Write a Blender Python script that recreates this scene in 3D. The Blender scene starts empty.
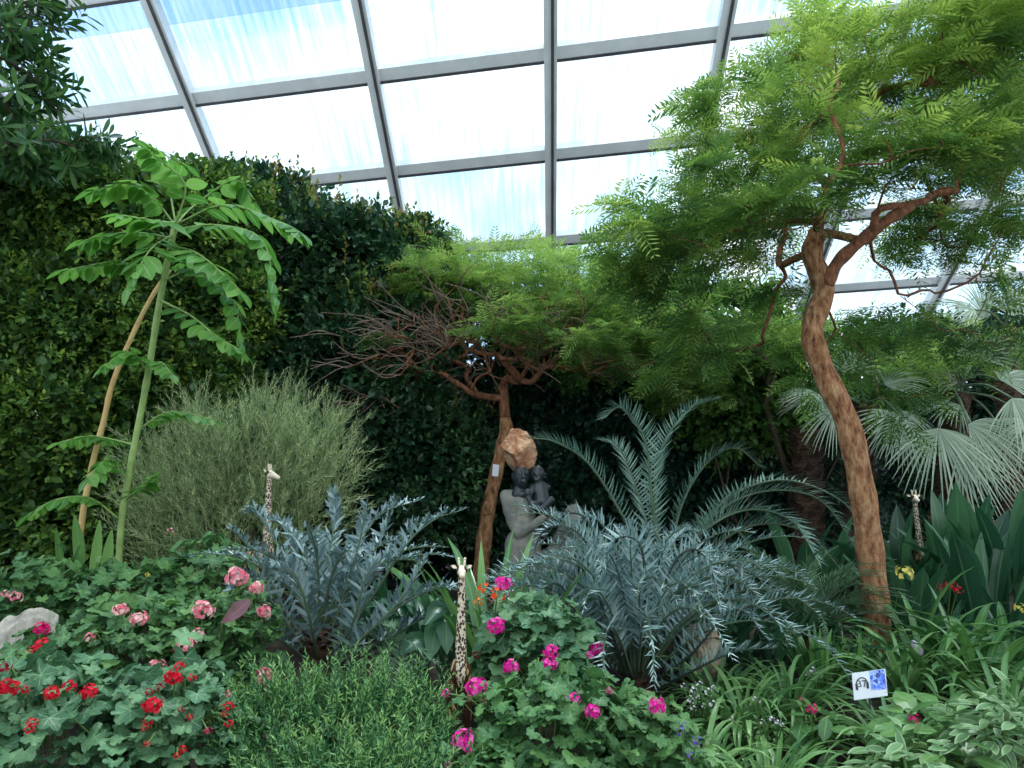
import bpy, math, random
import numpy as np
from mathutils import Vector, Matrix

SC = bpy.context.scene
COL = SC.collection
RNG = np.random.default_rng(7)
PI = math.pi

# ---------------------------------------------------------------- camera
F = 760.0
PITCH = math.radians(11)
CZ = 1.6
cp, sp = math.cos(PITCH), math.sin(PITCH)

def P(px, py, Y):
    """point at distance Y seen at that place of the photograph"""
    cx, cy = (px - 512) / F, (384 - py) / F
    d = np.array([cx, cp - cy * sp, sp + cy * cp])
    return d * (Y / d[1]) + np.array([0, 0, CZ])

def gz(x, y):
    """height of the planted bank"""
    x = np.asarray(x, float); y = np.asarray(y, float)
    z = np.interp(y, [-9, 1.5, 2.3, 3.2, 4, 5, 7, 9, 20], [0, 0, .36, .66, .80, .86, 1.0, 1.1, 1.2])
    z = z + .26 * np.exp(-((x + 1.5) / 1.1) ** 2 - ((y - 4.0) / .9) ** 2)
    z = z + .03 * np.sin(x * 2.3 + y) * np.clip(y - 1.5, 0, 1)
    return z

def B(px, Y, dz=0.0):
    """point on the ground at distance Y below picture column px"""
    x = 0.0
    for _ in range(6):
        z = float(gz(x, Y)) + dz
        dep = Y * cp + (z - CZ) * sp
        x = (px - 512) / F * dep
    return np.array([x, Y, float(gz(x, Y)) + dz])

cam = bpy.data.cameras.new('camera')
cam.sensor_width = 36; cam.lens = F / 1024 * 36
cam.clip_end = 200
co = bpy.data.objects.new('camera', cam); COL.objects.link(co)
co.location = (0, 0, CZ); co.rotation_euler = (PI / 2 + PITCH, 0, 0)
SC.camera = co

# ---------------------------------------------------------------- small maths
def nrm(a):
    a = np.asarray(a, float)
    return a / np.maximum(np.linalg.norm(a, axis=-1, keepdims=True), 1e-9)

def frames(d, n):
    """rotation matrices, y along d, z near n"""
    y = nrm(d); x = nrm(np.cross(y, n)); z = np.cross(x, y)
    return np.stack([x, y, z], axis=-1)

def rdir(m, rng=None):
    return nrm((rng or RNG).normal(size=(m, 3)))

def smooth(pts, n):
    """catmull-rom through pts, n samples"""
    p = np.asarray(pts, float)
    if len(p) == 2:
        t = np.linspace(0, 1, n)[:, None]; return p[0] * (1 - t) + p[1] * t
    q = np.vstack([2 * p[0] - p[1], p, 2 * p[-1] - p[-2]])
    out = []
    for u in np.linspace(0, len(p) - 1 - 1e-6, n):
        i = int(u); t = u - i
        a, b, c, d = q[i], q[i + 1], q[i + 2], q[i + 3]
        out.append(.5 * (2 * b + (c - a) * t + (2 * a - 5 * b + 4 * c - d) * t * t + (3 * b - a - 3 * c + d) * t ** 3))
    return np.array(out)

# ---------------------------------------------------------------- mesh builder
class G:
    def __init__(s):
        s.V = []; s.T = []; s.Q = []; s.A = []; s.n = 0
    def add(s, v, tris=None, quads=None, a=None):
        v = np.asarray(v, float).reshape(-1, 3)
        if a is None: a = np.zeros((len(v), 3)) + .5
        s.V.append(v); s.A.append(np.asarray(a, float).reshape(-1, 3))
        if tris is not None and len(tris): s.T.append(np.asarray(tris, np.int64).reshape(-1, 3) + s.n)
        if quads is not None and len(quads): s.Q.append(np.asarray(quads, np.int64).reshape(-1, 4) + s.n)
        s.n += len(v)
    def inst(s, tpl, pos, R, sc, var=None):
        """tpl=(verts, tris, uv); sc scalar array or (m,3)"""
        tv, tt, tu = tpl
        m = len(pos); k = len(tv)
        sc = np.asarray(sc, float)
        if sc.ndim == 0: sc = np.full(m, float(sc))
        if sc.ndim == 1: sc = np.repeat(sc[:, None], 3, 1)
        v = np.einsum('mij,mnj->mni', R, tv[None] * sc[:, None, :]) + pos[:, None, :]
        if var is None: var = RNG.random(m)
        a = np.empty((m, k, 3)); a[:, :, 0] = np.asarray(var)[:, None]; a[:, :, 1:] = tu[None]
        t = tt[None] + (np.arange(m) * k)[:, None, None]
        s.add(v.reshape(-1, 3), tris=t.reshape(-1, 3), a=a.reshape(-1, 3))
    def tube(s, pts, rad, sides=6, var=.5, cap=True):
        p = np.asarray(pts, float); n = len(p)
        rad = np.broadcast_to(np.asarray(rad, float), (n,))
        t = nrm(np.gradient(p, axis=0))
        ref = np.array([0.31, 0.9, 0.17]) if abs(nrm(t.mean(0))[2]) > .7 else np.array([.1, .15, 1.])
        x = nrm(np.cross(t, ref)); y = np.cross(t, x)
        a = np.linspace(0, 2 * PI, sides, endpoint=False)
        ring = p[:, None] + rad[:, None, None] * (np.cos(a)[None, :, None] * x[:, None] + np.sin(a)[None, :, None] * y[:, None])
        v = ring.reshape(-1, 3)
        i = np.arange(n - 1)[:, None] * sides; j = np.arange(sides)[None]; j2 = (j + 1) % sides
        q = np.stack([i + j, i + j2, i + sides + j2, i + sides + j], -1).reshape(-1, 4)
        tr = []
        if cap:
            v = np.vstack([v, p[0], p[-1]])
            for k in range(sides):
                tr.append([(k + 1) % sides, k, n * sides]); tr.append([(n - 1) * sides + k, (n - 1) * sides + (k + 1) % sides, n * sides + 1])
        al = np.zeros((len(v), 3)); al[:, 0] = var
        al[:n * sides, 2] = np.repeat(np.linspace(0, 1, n), sides)
        s.add(v, tris=tr, quads=q, a=al)
    def ribbon(s, pts, width, nor, fold=.25, var=.5, cross=3):
        """leaf blade along pts; nor = upper side; width array = half width"""
        p = np.asarray(pts, float); n = len(p)
        t = nrm(np.gradient(p, axis=0)); nor = np.broadcast_to(np.asarray(nor, float), (n, 3))
        x = nrm(np.cross(t, nor)); z = np.cross(x, t)
        w = np.broadcast_to(np.asarray(width, float), (n,))
        us = np.linspace(-1, 1, cross)
        v = p[:, None] + w[:, None, None] * (us[None, :, None] * x[:, None] + fold * (np.abs(us) ** 1.3)[None, :, None] * z[:, None])
        i = np.arange(n - 1)[:, None] * cross; j = np.arange(cross - 1)[None]
        q = np.stack([i + j, i + j + 1, i + cross + j + 1, i + cross + j], -1).reshape(-1, 4)
        a = np.empty((n, cross, 3)); a[:, :, 0] = var; a[:, :, 1] = us[None]; a[:, :, 2] = np.linspace(0, 1, n)[:, None]
        s.add(v.reshape(-1, 3), quads=q, a=a.reshape(-1, 3))
    def ball(s, c, r, seg=10, rings=7, rot=None, var=.5):
        r = np.broadcast_to(np.asarray(r, float), (3,))
        th = np.linspace(0, PI, rings + 1)[1:-1]; ph = np.linspace(0, 2 * PI, seg, endpoint=False)
        v = [[0, 0, 1]] + [[math.sin(a) * math.cos(b), math.sin(a) * math.sin(b), math.cos(a)] for a in th for b in ph] + [[0, 0, -1]]
        v = np.array(v) * r
        if rot is not None: v = v @ np.array(rot).T
        v = v + np.asarray(c, float)
        tr = []; q = []; L = len(th)
        for k in range(seg):
            k2 = (k + 1) % seg
            tr.append([0, 1 + k, 1 + k2]); tr.append([len(v) - 1, 1 + (L - 1) * seg + k2, 1 + (L - 1) * seg + k])
            for l in range(L - 1):
                q.append([1 + l * seg + k, 1 + (l + 1) * seg + k, 1 + (l + 1) * seg + k2, 1 + l * seg + k2])
        s.add(v, tris=tr, quads=q, a=np.tile([var, 0, 0], (len(v), 1)))
    def box(s, c, h, R=None, var=.5):
        v = np.array([[x, y, z] for x in (-1, 1) for y in (-1, 1) for z in (-1, 1)], float) * np.asarray(h, float)
        if R is not None: v = v @ np.array(R).T
        s.add(v + np.asarray(c, float), quads=[[0, 1, 3, 2], [4, 6, 7, 5], [0, 4, 5, 1], [2, 3, 7, 6], [0, 2, 6, 4], [1, 5, 7, 3]], a=np.tile([var, 0, 0], (8, 1)))
    def mesh(s, name, mat, origin, shade=True):
        V = np.vstack(s.V) - np.asarray(origin, float); A = np.vstack(s.A)
        T = np.vstack(s.T) if s.T else np.zeros((0, 3), np.int64)
        Q = np.vstack(s.Q) if s.Q else np.zeros((0, 4), np.int64)
        me = bpy.data.meshes.new(name)
        me.vertices.add(len(V)); me.vertices.foreach_set('co', V.astype(np.float32).ravel())
        loops = np.concatenate([T.ravel(), Q.ravel()]).astype(np.int32)
        me.loops.add(len(loops)); me.loops.foreach_set('vertex_index', loops)
        starts = np.concatenate([np.arange(len(T)) * 3, len(T) * 3 + np.arange(len(Q)) * 4]).astype(np.int32)
        me.polygons.add(len(starts)); me.polygons.foreach_set('loop_start', starts)
        me.polygons.foreach_set('use_smooth', np.full(len(starts), shade))
        at = me.attributes.new('lf', 'FLOAT_VECTOR', 'POINT'); at.data.foreach_set('vector', A.astype(np.float32).ravel())
        me.update(calc_edges=True)
        me.materials.append(mat)
        return me
    def build(s, name, mat, parent=None, origin=None, shade=True):
        if origin is None: origin = ORG.get(parent.name, np.zeros(3)) if parent else np.zeros(3)
        o = bpy.data.objects.new(name, s.mesh(name, mat, origin, shade)); COL.objects.link(o)
        if parent is not None:
            o.parent = parent
            ORG[o.name] = np.asarray(origin, float)
        else:
            o.location = origin; ORG[o.name] = np.asarray(origin, float)
        return o

ORG = {}      # world position of each empty / object origin (parts share their thing's origin)

def thing(name, loc, label, cat, group=None):
    o = bpy.data.objects.new(name, None); COL.objects.link(o)
    o.empty_display_size = .1; o.location = loc
    o['label'] = label; o['category'] = cat
    if group: o['group'] = group
    ORG[o.name] = np.asarray(loc, float)
    return o

def tag(o, label, cat, group=None):
    o['label'] = label; o['category'] = cat
    if group: o['group'] = group
    return o

def struct(o):
    o['kind'] = 'structure'; return o

# ---------------------------------------------------------------- materials
def lin(c):
    c = [x / 255 for x in c]
    return tuple((x / 12.92 if x <= .04045 else ((x + .055) / 1.055) ** 2.4) for x in c) + (1,)

def newmat(name):
    m = bpy.data.materials.new(name); m.use_nodes = True
    nt = m.node_tree; nt.nodes.clear()
    out = nt.nodes.new('ShaderNodeOutputMaterial')
    return m, nt, out

def ramp(nt, fac, stops):
    r = nt.nodes.new('ShaderNodeValToRGB')
    e = r.color_ramp.elements
    while len(e) < len(stops): e.new(.5)
    for k, (p, c) in enumerate(stops):
        e[k].position = p; e[k].color = lin(c)
    if fac is not None: nt.links.new(fac, r.inputs[0])
    return r

def mathn(nt, op, a, b=None, clamp=False):
    n = nt.nodes.new('ShaderNodeMath'); n.operation = op; n.use_clamp = clamp
    for i, x in enumerate((a, b)):
        if x is None: continue
        if isinstance(x, (int, float)): n.inputs[i].default_value = x
        else: nt.links.new(x, n.inputs[i])
    return n.outputs[0]

def mixc(nt, fac, a, b):
    n = nt.nodes.new('ShaderNodeMix'); n.data_type = 'RGBA'
    if isinstance(fac, (int, float)): n.inputs[0].default_value = fac
    else: nt.links.new(fac, n.inputs[0])
    for i, x in ((6, a), (7, b)):
        if isinstance(x, tuple): n.inputs[i].default_value = x
        else: nt.links.new(x, n.inputs[i])
    return n.outputs[2]

def leafmat(name, stops, rough=.5, trans=.3, spec=.4, mid=None, midw=.12, edge=None, back=None):
    """stops: colours over the leaf-to-leaf variation; mid: colour of the midrib; edge: margin/zone colour"""
    m, nt, out = newmat(name)
    at = nt.nodes.new('ShaderNodeAttribute'); at.attribute_name = 'lf'
    sep = nt.nodes.new('ShaderNodeSeparateXYZ'); nt.links.new(at.outputs['Vector'], sep.inputs[0])
    n = len(stops)
    c = ramp(nt, sep.outputs[0], [(k / (n - 1), s) for k, s in enumerate(stops)]).outputs[0]
    au = mathn(nt, 'ABSOLUTE', sep.outputs[1])
    if mid is not None:
        f = mathn(nt, 'SUBTRACT', 1.0, mathn(nt, 'DIVIDE', au, midw), clamp=True)
        c = mixc(nt, f, c, lin(mid))
    if edge is not None:
        f = mathn(nt, 'MULTIPLY', mathn(nt, 'SUBTRACT', au, edge[1]), edge[2], clamp=True)
        c = mixc(nt, f, c, lin(edge[0]))
    if back is not None:
        ge = nt.nodes.new('ShaderNodeNewGeometry')
        c = mixc(nt, ge.outputs['Backfacing'], c, lin(back))
    b = nt.nodes.new('ShaderNodeBsdfPrincipled')
    b.inputs['Roughness'].default_value = rough; b.inputs['Specular IOR Level'].default_value = spec
    nt.links.new(c, b.inputs['Base Color'])
    t = nt.nodes.new('ShaderNodeBsdfTranslucent')
    hs = nt.nodes.new('ShaderNodeHueSaturation'); hs.inputs['Hue'].default_value = .492; hs.inputs['Saturation'].default_value = 1.05; hs.inputs['Value'].default_value = 1.1
    nt.links.new(c, hs.inputs['Color']); nt.links.new(hs.outputs[0], t.inputs['Color'])
    mx = nt.nodes.new('ShaderNodeMixShader'); mx.inputs[0].default_value = trans
    nt.links.new(b.outputs[0], mx.inputs[1]); nt.links.new(t.outputs[0], mx.inputs[2]); nt.links.new(mx.outputs[0], out.inputs[0])
    return m

def solid(name, stops, scale=8, rough=.7, bump=.3, detail=6, stretch=(1, 1, 1), metal=0, spec=.4, kind='noise', bd=.02):
    """noise-coloured solid with bump"""
    m, nt, out = newmat(name)
    tc = nt.nodes.new('ShaderNodeTexCoord'); mp = nt.nodes.new('ShaderNodeMapping'); mp.inputs['Scale'].default_value = stretch
    nt.links.new(tc.outputs['Object'], mp.inputs[0])
    if kind == 'noise':
        nz = nt.nodes.new('ShaderNodeTexNoise'); nz.inputs['Scale'].default_value = scale; nz.inputs['Detail'].default_value = detail
        nz.inputs['Roughness'].default_value = .65
        fac = nz.outputs[0]
    else:
        nz = nt.nodes.new('ShaderNodeTexVoronoi'); nz.inputs['Scale'].default_value = scale
        if kind == 'edge': nz.feature = 'DISTANCE_TO_EDGE'
        fac = nz.outputs['Distance']
    nt.links.new(mp.outputs[0], nz.inputs['Vector'])
    n = len(stops)
    st = [(s if isinstance(s[0], float) else ((.3 + .4 * k / max(1, n - 1)), s)) for k, s in enumerate(stops)]
    c = ramp(nt, fac, st).outputs[0]
    b = nt.nodes.new('ShaderNodeBsdfPrincipled')
    b.inputs['Roughness'].default_value = rough; b.inputs['Metallic'].default_value = metal; b.inputs['Specular IOR Level'].default_value = spec
    nt.links.new(c, b.inputs['Base Color'])
    if bump:
        bp = nt.nodes.new('ShaderNodeBump'); bp.inputs['Strength'].default_value = bump; bp.inputs['Distance'].default_value = bd
        nt.links.new(fac, bp.inputs['Height']); nt.links.new(bp.outputs[0], b.inputs['Normal'])
    nt.links.new(b.outputs[0], out.inputs[0])
    return m

M = {}
M['soil'] = solid('soil', [(26, 21, 17), (50, 40, 32), (72, 60, 48)], 9, .95, .6)
M['wallback'] = solid('gap_shade_wall', [(34, 44, 40), (46, 58, 50)], 3, .95, .1)  # dark tone stands in for deep shade between the hedges
M['beam'] = solid('painted_steel', [(206, 210, 208), (226, 228, 226)], 3, .5, .03)
M['beamdark'] = solid('gasket_steel', [(62, 62, 64), (82, 82, 84)], 3, .6, .02)
M['bark_warm'] = solid('orange_bark', [(62, 42, 32), (138, 92, 60), (172, 130, 92), (196, 160, 122)], 30, .95, 1.0, stretch=(1, 1, .4), bd=.035)
M['bark_red'] = solid('red_bark', [(60, 38, 30), (128, 82, 56), (162, 114, 80)], 26, .9, .9, stretch=(1, 1, .5))
M['twig'] = solid('grey_twig', [(92, 76, 66), (140, 120, 104)], 20, .9, .3)
M['darktwig'] = solid('dark_twig', [(52, 42, 34), (84, 70, 56)], 20, .9, .3)
M['palmbark'] = solid('palm_fibre', [(44, 32, 26), (84, 64, 50), (118, 92, 72)], 18, .95, 1.0, stretch=(1, 1, 2.5), bd=.05)
M['sapstem'] = solid('pale_green_stem', [(112, 140, 72), (150, 172, 100)], 12, .6, .2)
M['canestem'] = solid('tan_cane', [(150, 116, 66), (190, 158, 100), (206, 186, 120)], 10, .6, .2, stretch=(1, 1, .4))
M['greenstem'] = solid('green_stem', [(70, 104, 54), (104, 136, 72)], 12, .6, .1)

M['lf_left'] = leafmat('leaf_yellow_green', [(46, 78, 42), (80, 116, 52), (118, 152, 62), (184, 202, 92)], .5, .35)
M['lf_upper'] = leafmat('leaf_dark_lance', [(44, 78, 46), (64, 106, 56), (92, 134, 66)], .4, .3)
M['lf_mid'] = leafmat('leaf_deep_glossy', [(38, 68, 50), (60, 96, 60), (94, 134, 74)], .3, .2, .5)
M['lf_new'] = leafmat('leaf_bronze_new', [(96, 128, 56), (138, 150, 66), (158, 118, 74)], .4, .35)
M['lf_hedge'] = leafmat('leaf_hedge_dark', [(32, 62, 50), (48, 82, 58), (66, 100, 62)], .4, .2)
M['lf_light'] = leafmat('leaf_fresh', [(76, 116, 58), (104, 146, 68), (140, 176, 84)], .5, .4)
M['lf_acacia'] = leafmat('leaflet_acacia', [(66, 100, 58), (90, 130, 66), (122, 158, 76), (172, 198, 100)], .5, .48)
M['lf_acacia2'] = leafmat('leaflet_acacia_pale', [(82, 118, 66), (112, 148, 76), (158, 188, 100)], .5, .5)
M['lf_wisp'] = leafmat('needle_grey_green', [(112, 134, 92), (150, 170, 116), (196, 210, 152)], .6, .25)
M['lf_rose'] = leafmat('needle_fresh_green', [(56, 100, 62), (82, 132, 78), (142, 180, 104)], .5, .3)
M['lf_cyblue'] = leafmat('leaflet_steel_blue', [(92, 122, 118), (128, 158, 156), (180, 202, 198)], .42, .06, .5)
M['lf_cyblue2'] = leafmat('leaflet_blue_grey_left', [(76, 102, 100), (108, 134, 134), (160, 182, 182)], .42, .06, .5)
M['lf_cygreen'] = leafmat('leaflet_grey_green', [(84, 118, 104), (112, 146, 130), (146, 176, 158)], .4, .08, .5)
M['lf_cyfine'] = leafmat('leaflet_fine_green', [(66, 100, 74), (94, 132, 96), (126, 160, 122)], .45, .1, .4)
M['rachis'] = solid('rachis_green', [(76, 96, 72), (100, 120, 92)], 10, .6, .1)
M['rachisdark'] = solid('rachis_dark', [(42, 50, 44), (62, 72, 64)], 10, .6, .1)
M['lf_palm'] = leafmat('palm_silver_green', [(136, 158, 136), (168, 186, 160), (204, 216, 196)], .5, .25, .4, mid=(196, 206, 178), midw=.25)
M['lf_palmold'] = leafmat('palm_dull', [(112, 116, 98), (136, 136, 118), (150, 146, 128)], .6, .2)
M['lf_paddle'] = leafmat('paddle_dark', [(36, 74, 54), (50, 94, 64), (70, 112, 76)], .35, .15, .5, mid=(96, 134, 92), midw=.1)
M['lf_sap'] = leafmat('leaf_melianthus', [(76, 132, 58), (100, 158, 70), (134, 184, 92)], .42, .5, .4, mid=(150, 184, 120), midw=.15)
M['lf_ger'] = leafmat('leaf_geranium', [(54, 92, 54), (72, 118, 66), (106, 148, 80)], .55, .2, .4, mid=(120, 158, 100), midw=.25)
M['lf_ger2'] = leafmat('leaf_geranium_bluish', [(58, 98, 68), (78, 122, 84), (112, 150, 102)], .5, .2, .4, mid=(128, 166, 120), midw=.25)
M['lf_strap'] = leafmat('leaf_strap', [(80, 124, 74), (108, 154, 92), (146, 184, 116)], .35, .25, .5, mid=(112, 158, 92), midw=.3)
M['lf_clivia'] = leafmat('leaf_wide_strap', [(58, 104, 58), (82, 130, 70), (116, 160, 86)], .3, .2, .5, mid=(110, 154, 88), midw=.3)
M['lf_varieg'] = leafmat('leaf_striped', [(92, 132, 84), (120, 158, 104)], .4, .25, .4, edge=((160, 182, 140), .62, 4))
M['lf_broad'] = leafmat('leaf_broad', [(70, 112, 62), (94, 138, 74), (126, 168, 92)], .35, .2, .5, mid=(128, 166, 100), midw=.12)
M['lf_maroon'] = leafmat('leaf_maroon', [(84, 52, 60), (110, 70, 76)], .4, .1, .4, mid=(128, 84, 86), midw=.1)
M['lf_bluepad'] = leafmat('leaf_dusky_blue', [(58, 92, 84), (82, 116, 104)], .35, .1, .5, mid=(104, 138, 120), midw=.12)

def petal(name, stops, trans=.35):
    return leafmat(name, stops, .6, trans, .2)
M['pink'] = petal('petal_salmon', [(222, 104, 124), (240, 152, 164), (252, 214, 210)])
M['red'] = petal('petal_red', [(176, 10, 30), (214, 22, 44), (232, 50, 70)])
M['darkred'] = petal('petal_deep_red', [(120, 26, 48), (170, 30, 62)])
M['cerise'] = petal('petal_cerise', [(206, 16, 96), (232, 40, 124)])
M['magenta'] = petal('petal_magenta', [(214, 16, 140), (236, 44, 164), (248, 110, 192)])
M['orange'] = petal('petal_orange', [(222, 66, 24), (240, 96, 40), (246, 150, 70)])
M['yellow'] = petal('petal_yellow', [(226, 212, 96), (244, 232, 130)])
M['white'] = petal('petal_white', [(214, 204, 222), (244, 238, 246)])
M['purple'] = petal('petal_purple', [(84, 62, 156), (116, 88, 190), (150, 126, 212)])

# ---------------------------------------------------------------- leaf shapes
def tpl_lance(w=.16, bend=-.12):
    v = np.array([[0, 0, 0], [-w, .42, .03], [0, .45, -.02], [w, .42, .03], [0, 1, bend]], float)
    t = np.array([[0, 2, 1], [0, 3, 2], [1, 2, 4], [2, 3, 4]])
    u = np.array([[0, 0], [-1, .4], [0, .4], [1, .4], [0, 1]], float)
    return v, t, u
def tpl_oval(w=.26, bend=-.1):
    v = np.array([[0, 0, 0], [-w * .85, .3, .04], [-w, .6, .04], [0, .5, -.01], [w * .85, .3, .04], [w, .6, .04], [0, 1, bend]], float)
    t = np.array([[0, 3, 1], [1, 3, 2], [2, 3, 6], [0, 4, 3], [4, 5, 3], [5, 6, 3]])
    u = np.array([[0, 0], [-1, .3], [-1, .6], [0, .5], [1, .3], [1, .6], [0, 1]], float)
    return v, t, u
def tpl_needle(w=.05):
    v = np.array([[-w, 0, 0], [w, 0, 0], [0, 1, 0]], float)
    return v, np.array([[0, 1, 2]]), np.array([[0, 0], [0, 0], [0, 1.]])
def tpl_spear(w=.08, bend=-.06):
    v = np.array([[-w * .6, 0, 0], [w * .6, 0, 0], [-w, .35, .02], [w, .35, .02], [0, 1, bend]], float)
    return v, np.array([[0, 1, 3], [0, 3, 2], [2, 3, 4]]), np.array([[-1, 0], [1, 0], [-1, .4], [1, .4], [0, 1.]])
def tpl_spiny(w=.12):
    """cycad leaflet with a side lobe"""
    v = np.array([[-w * .6, 0, 0], [w * .6, 0, 0], [-w, .35, .03], [w, .33, .03], [w * 2.1, .62, .14], [w * .75, .6, .01], [-w * .8, .62, 0], [0, 1, -.04]], float)
    t = np.array([[0, 1, 3], [0, 3, 2], [2, 3, 5], [2, 5, 6], [3, 4, 5], [6, 5, 7]])
    u = np.array([[-1, 0], [1, 0], [-1, .3], [1, .3], [1, .6], [1, .6], [-1, .6], [0, 1.]])
    return v, t, u
def tpl_geranium(seed, lobes=7, depth=.2, ruffle=.13):
    """rounded scalloped leaf, stalk joins near the middle, notch at the back"""
    r = np.random.default_rng(seed)
    n = lobes * 4
    a = np.linspace(-PI * .86, PI * .86, n + 1)
    ph = (np.arange(n + 1) / 4.0) * 2 * PI
    rad = 1 - depth * (.5 + .5 * np.cos(ph)) - .05 * (.5 + .5 * np.cos(2 * ph)) + r.normal(0, .02, n + 1)
    rad[0] *= .7; rad[-1] *= .7
    inner = np.stack([np.sin(a) * .5, np.cos(a) * .5 + .0, np.full(n + 1, -.04)], 1)
    outer = np.stack([np.sin(a) * rad, np.cos(a) * rad, ruffle * np.cos(ph * .5 + r.random() * 6) + .06 * (1 - np.abs(a) / 3)], 1)
    outer[:, 2] -= .12 * (np.abs(outer[:, 1]) > .7)
    v = np.vstack([[[0, -.02, 0]], inner, outer]); N = n + 1
    t = []
    for k in range(n):
        t.append([0, 1 + k + 1, 1 + k]); t.append([1 + k, 1 + k + 1, 1 + N + k]); t.append([1 + k + 1, 1 + N + k + 1, 1 + N + k])
    vein = np.abs(np.sin(ph / 2))     # 0 on lobe centre line? lobes peak at cos=-1
    vein = np.abs(np.cos(ph / 2))
    u = np.vstack([[[0, 0]], np.stack([vein, np.full(N, .5)], 1), np.stack([np.clip(vein + .25, 0, 1), np.ones(N)], 1)])
    v[:, 1] += 0
    return v, np.array(t)[:, ::-1], u
def tpl_leaf(w=.2, bend=-.18, pos=.5, n=7, cup=.12):
    t = np.linspace(0, 1, n); pr = w * (np.sin(PI * t ** (math.log(.5) / math.log(pos))) ** .75); z = bend * t * t
    L = np.stack([-pr, t, z + cup * pr], 1); Mi = np.stack([t * 0, t, z], 1); Rr = np.stack([pr, t, z + cup * pr], 1)
    v = np.stack([L, Mi, Rr], 1).reshape(-1, 3); u = np.stack([np.tile([-1., 0, 1], n), np.repeat(t, 3)], 1); T = []
    for k in range(n - 1):
        for j in (0, 1):
            a = k * 3 + j; T += [[a, a + 1, a + 4], [a, a + 4, a + 3]]
    return v, np.array(T), u
BROAD = tpl_leaf(.26, -.22, .5); OBLAN = tpl_leaf(.12, -.12, .62, 6); PINN = tpl_leaf(.2, -.16, .45)
LANCE = tpl_lance(); WLANCE = tpl_lance(.2, -.18); OVAL = tpl_oval(); NEEDLE = tpl_needle(); SPEAR = tpl_spear(); SPINY = tpl_spiny()
NEEDLE2 = tpl_needle(.045)
GERS = [tpl_geranium(k, lobes=6 + k % 3) for k in range(5)]

def tpl_join(parts):
    V, T, U = [], [], []; n = 0
    for v, t, u in parts:
        V.append(v); T.append(t + n); U.append(u); n += len(v)
    return np.vstack(V), np.vstack(T), np.vstack(U)
def tpl_feather(pairs=10, leaf=6, droop=.25, seed=0, fine=True):
    """twice-divided acacia frond, length 1"""
    r = np.random.default_rng(seed); parts = []
    rach = []
    for k in range(pairs):
        t = .12 + .86 * k / (pairs - 1)
        c = np.array([0, t, -droop * t * t])
        L = .30 * math.sin(PI * (.18 + .72 * t)) + .05
        for s in (-1, 1):
            an = math.radians(52 + r.normal(0, 6)); d = np.array([s * math.sin(an), math.cos(an), r.normal(-.12, .1)]); d /= np.linalg.norm(d)
            side = np.cross(d, [0, 0, 1]); side /= np.linalg.norm(side)
            if fine:
                st = L / leaf
                for j in range(leaf):
                    b = c + d * (st * (j + .6))
                    for q in (-1, 1):
                        tip = b + side * q * .062 + d * st * .45 + np.array([0, 0, r.normal(0, .006)])
                        v = np.array([b - d * st * .36, b + d * st * .36, tip])
                        parts.append((v, np.array([[0, 1, 2]]), np.array([[0, t], [0, t], [.5, t]])))
            else:
                e = c + d * L; w = .030
                v = np.array([c, c + d * L * .5 + side * w, e, c + d * L * .5 - side * w])
                parts.append((v, np.array([[0, 1, 2], [0, 2, 3]]), np.array([[0, t], [.5, t], [.5, t], [.5, t]])))
    for k in range(3):
        t0, t1 = k / 3, (k + 1) / 3
        a = np.array([0, t0, -droop * t0 * t0]); b = np.array([0, t1, -droop * t1 * t1])
        parts.append((np.array([a - [.008, 0, 0], a + [.008, 0, 0], b]), np.array([[0, 1, 2]]), np.zeros((3, 2))))
    return tpl_join(parts)
FEATH = [tpl_feather(8, 6, .15 + .15 * k, k) for k in range(3)]
FEATHC = [tpl_feather(8, 0, .12 + .16 * k, k, fine=False) for k in range(4)]

# ---------------------------------------------------------------- foliage scatter
def blob_points(c, r, m, shell=.35, front=True, rng=RNG, low=-1.0, lump=.14):
    """points in the outer shell of a lumpy ellipsoid, and outward directions"""
    d = rdir(int(m * 2.6), rng)
    keep = d[:, 2] > low
    if front: keep &= d[:, 1] < .45
    d = d[keep][:m]
    k = 1 - shell * rng.random(len(d)) ** 1.6
    far = rng.random(len(d)) < .06 + .08 * (d[:, 2] > .3)
    k[far] *= 1.02 + .26 * rng.random(far.sum())
    k *= 1 + lump * np.sin(d[:, 0] * 7 + c[0] * 3) * np.cos(d[:, 2] * 6 + c[2] * 5 + d[:, 1] * 5)
    p = np.asarray(c) + d * np.asarray(r) * k[:, None]
    return p, nrm(d / np.asarray(r))

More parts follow.
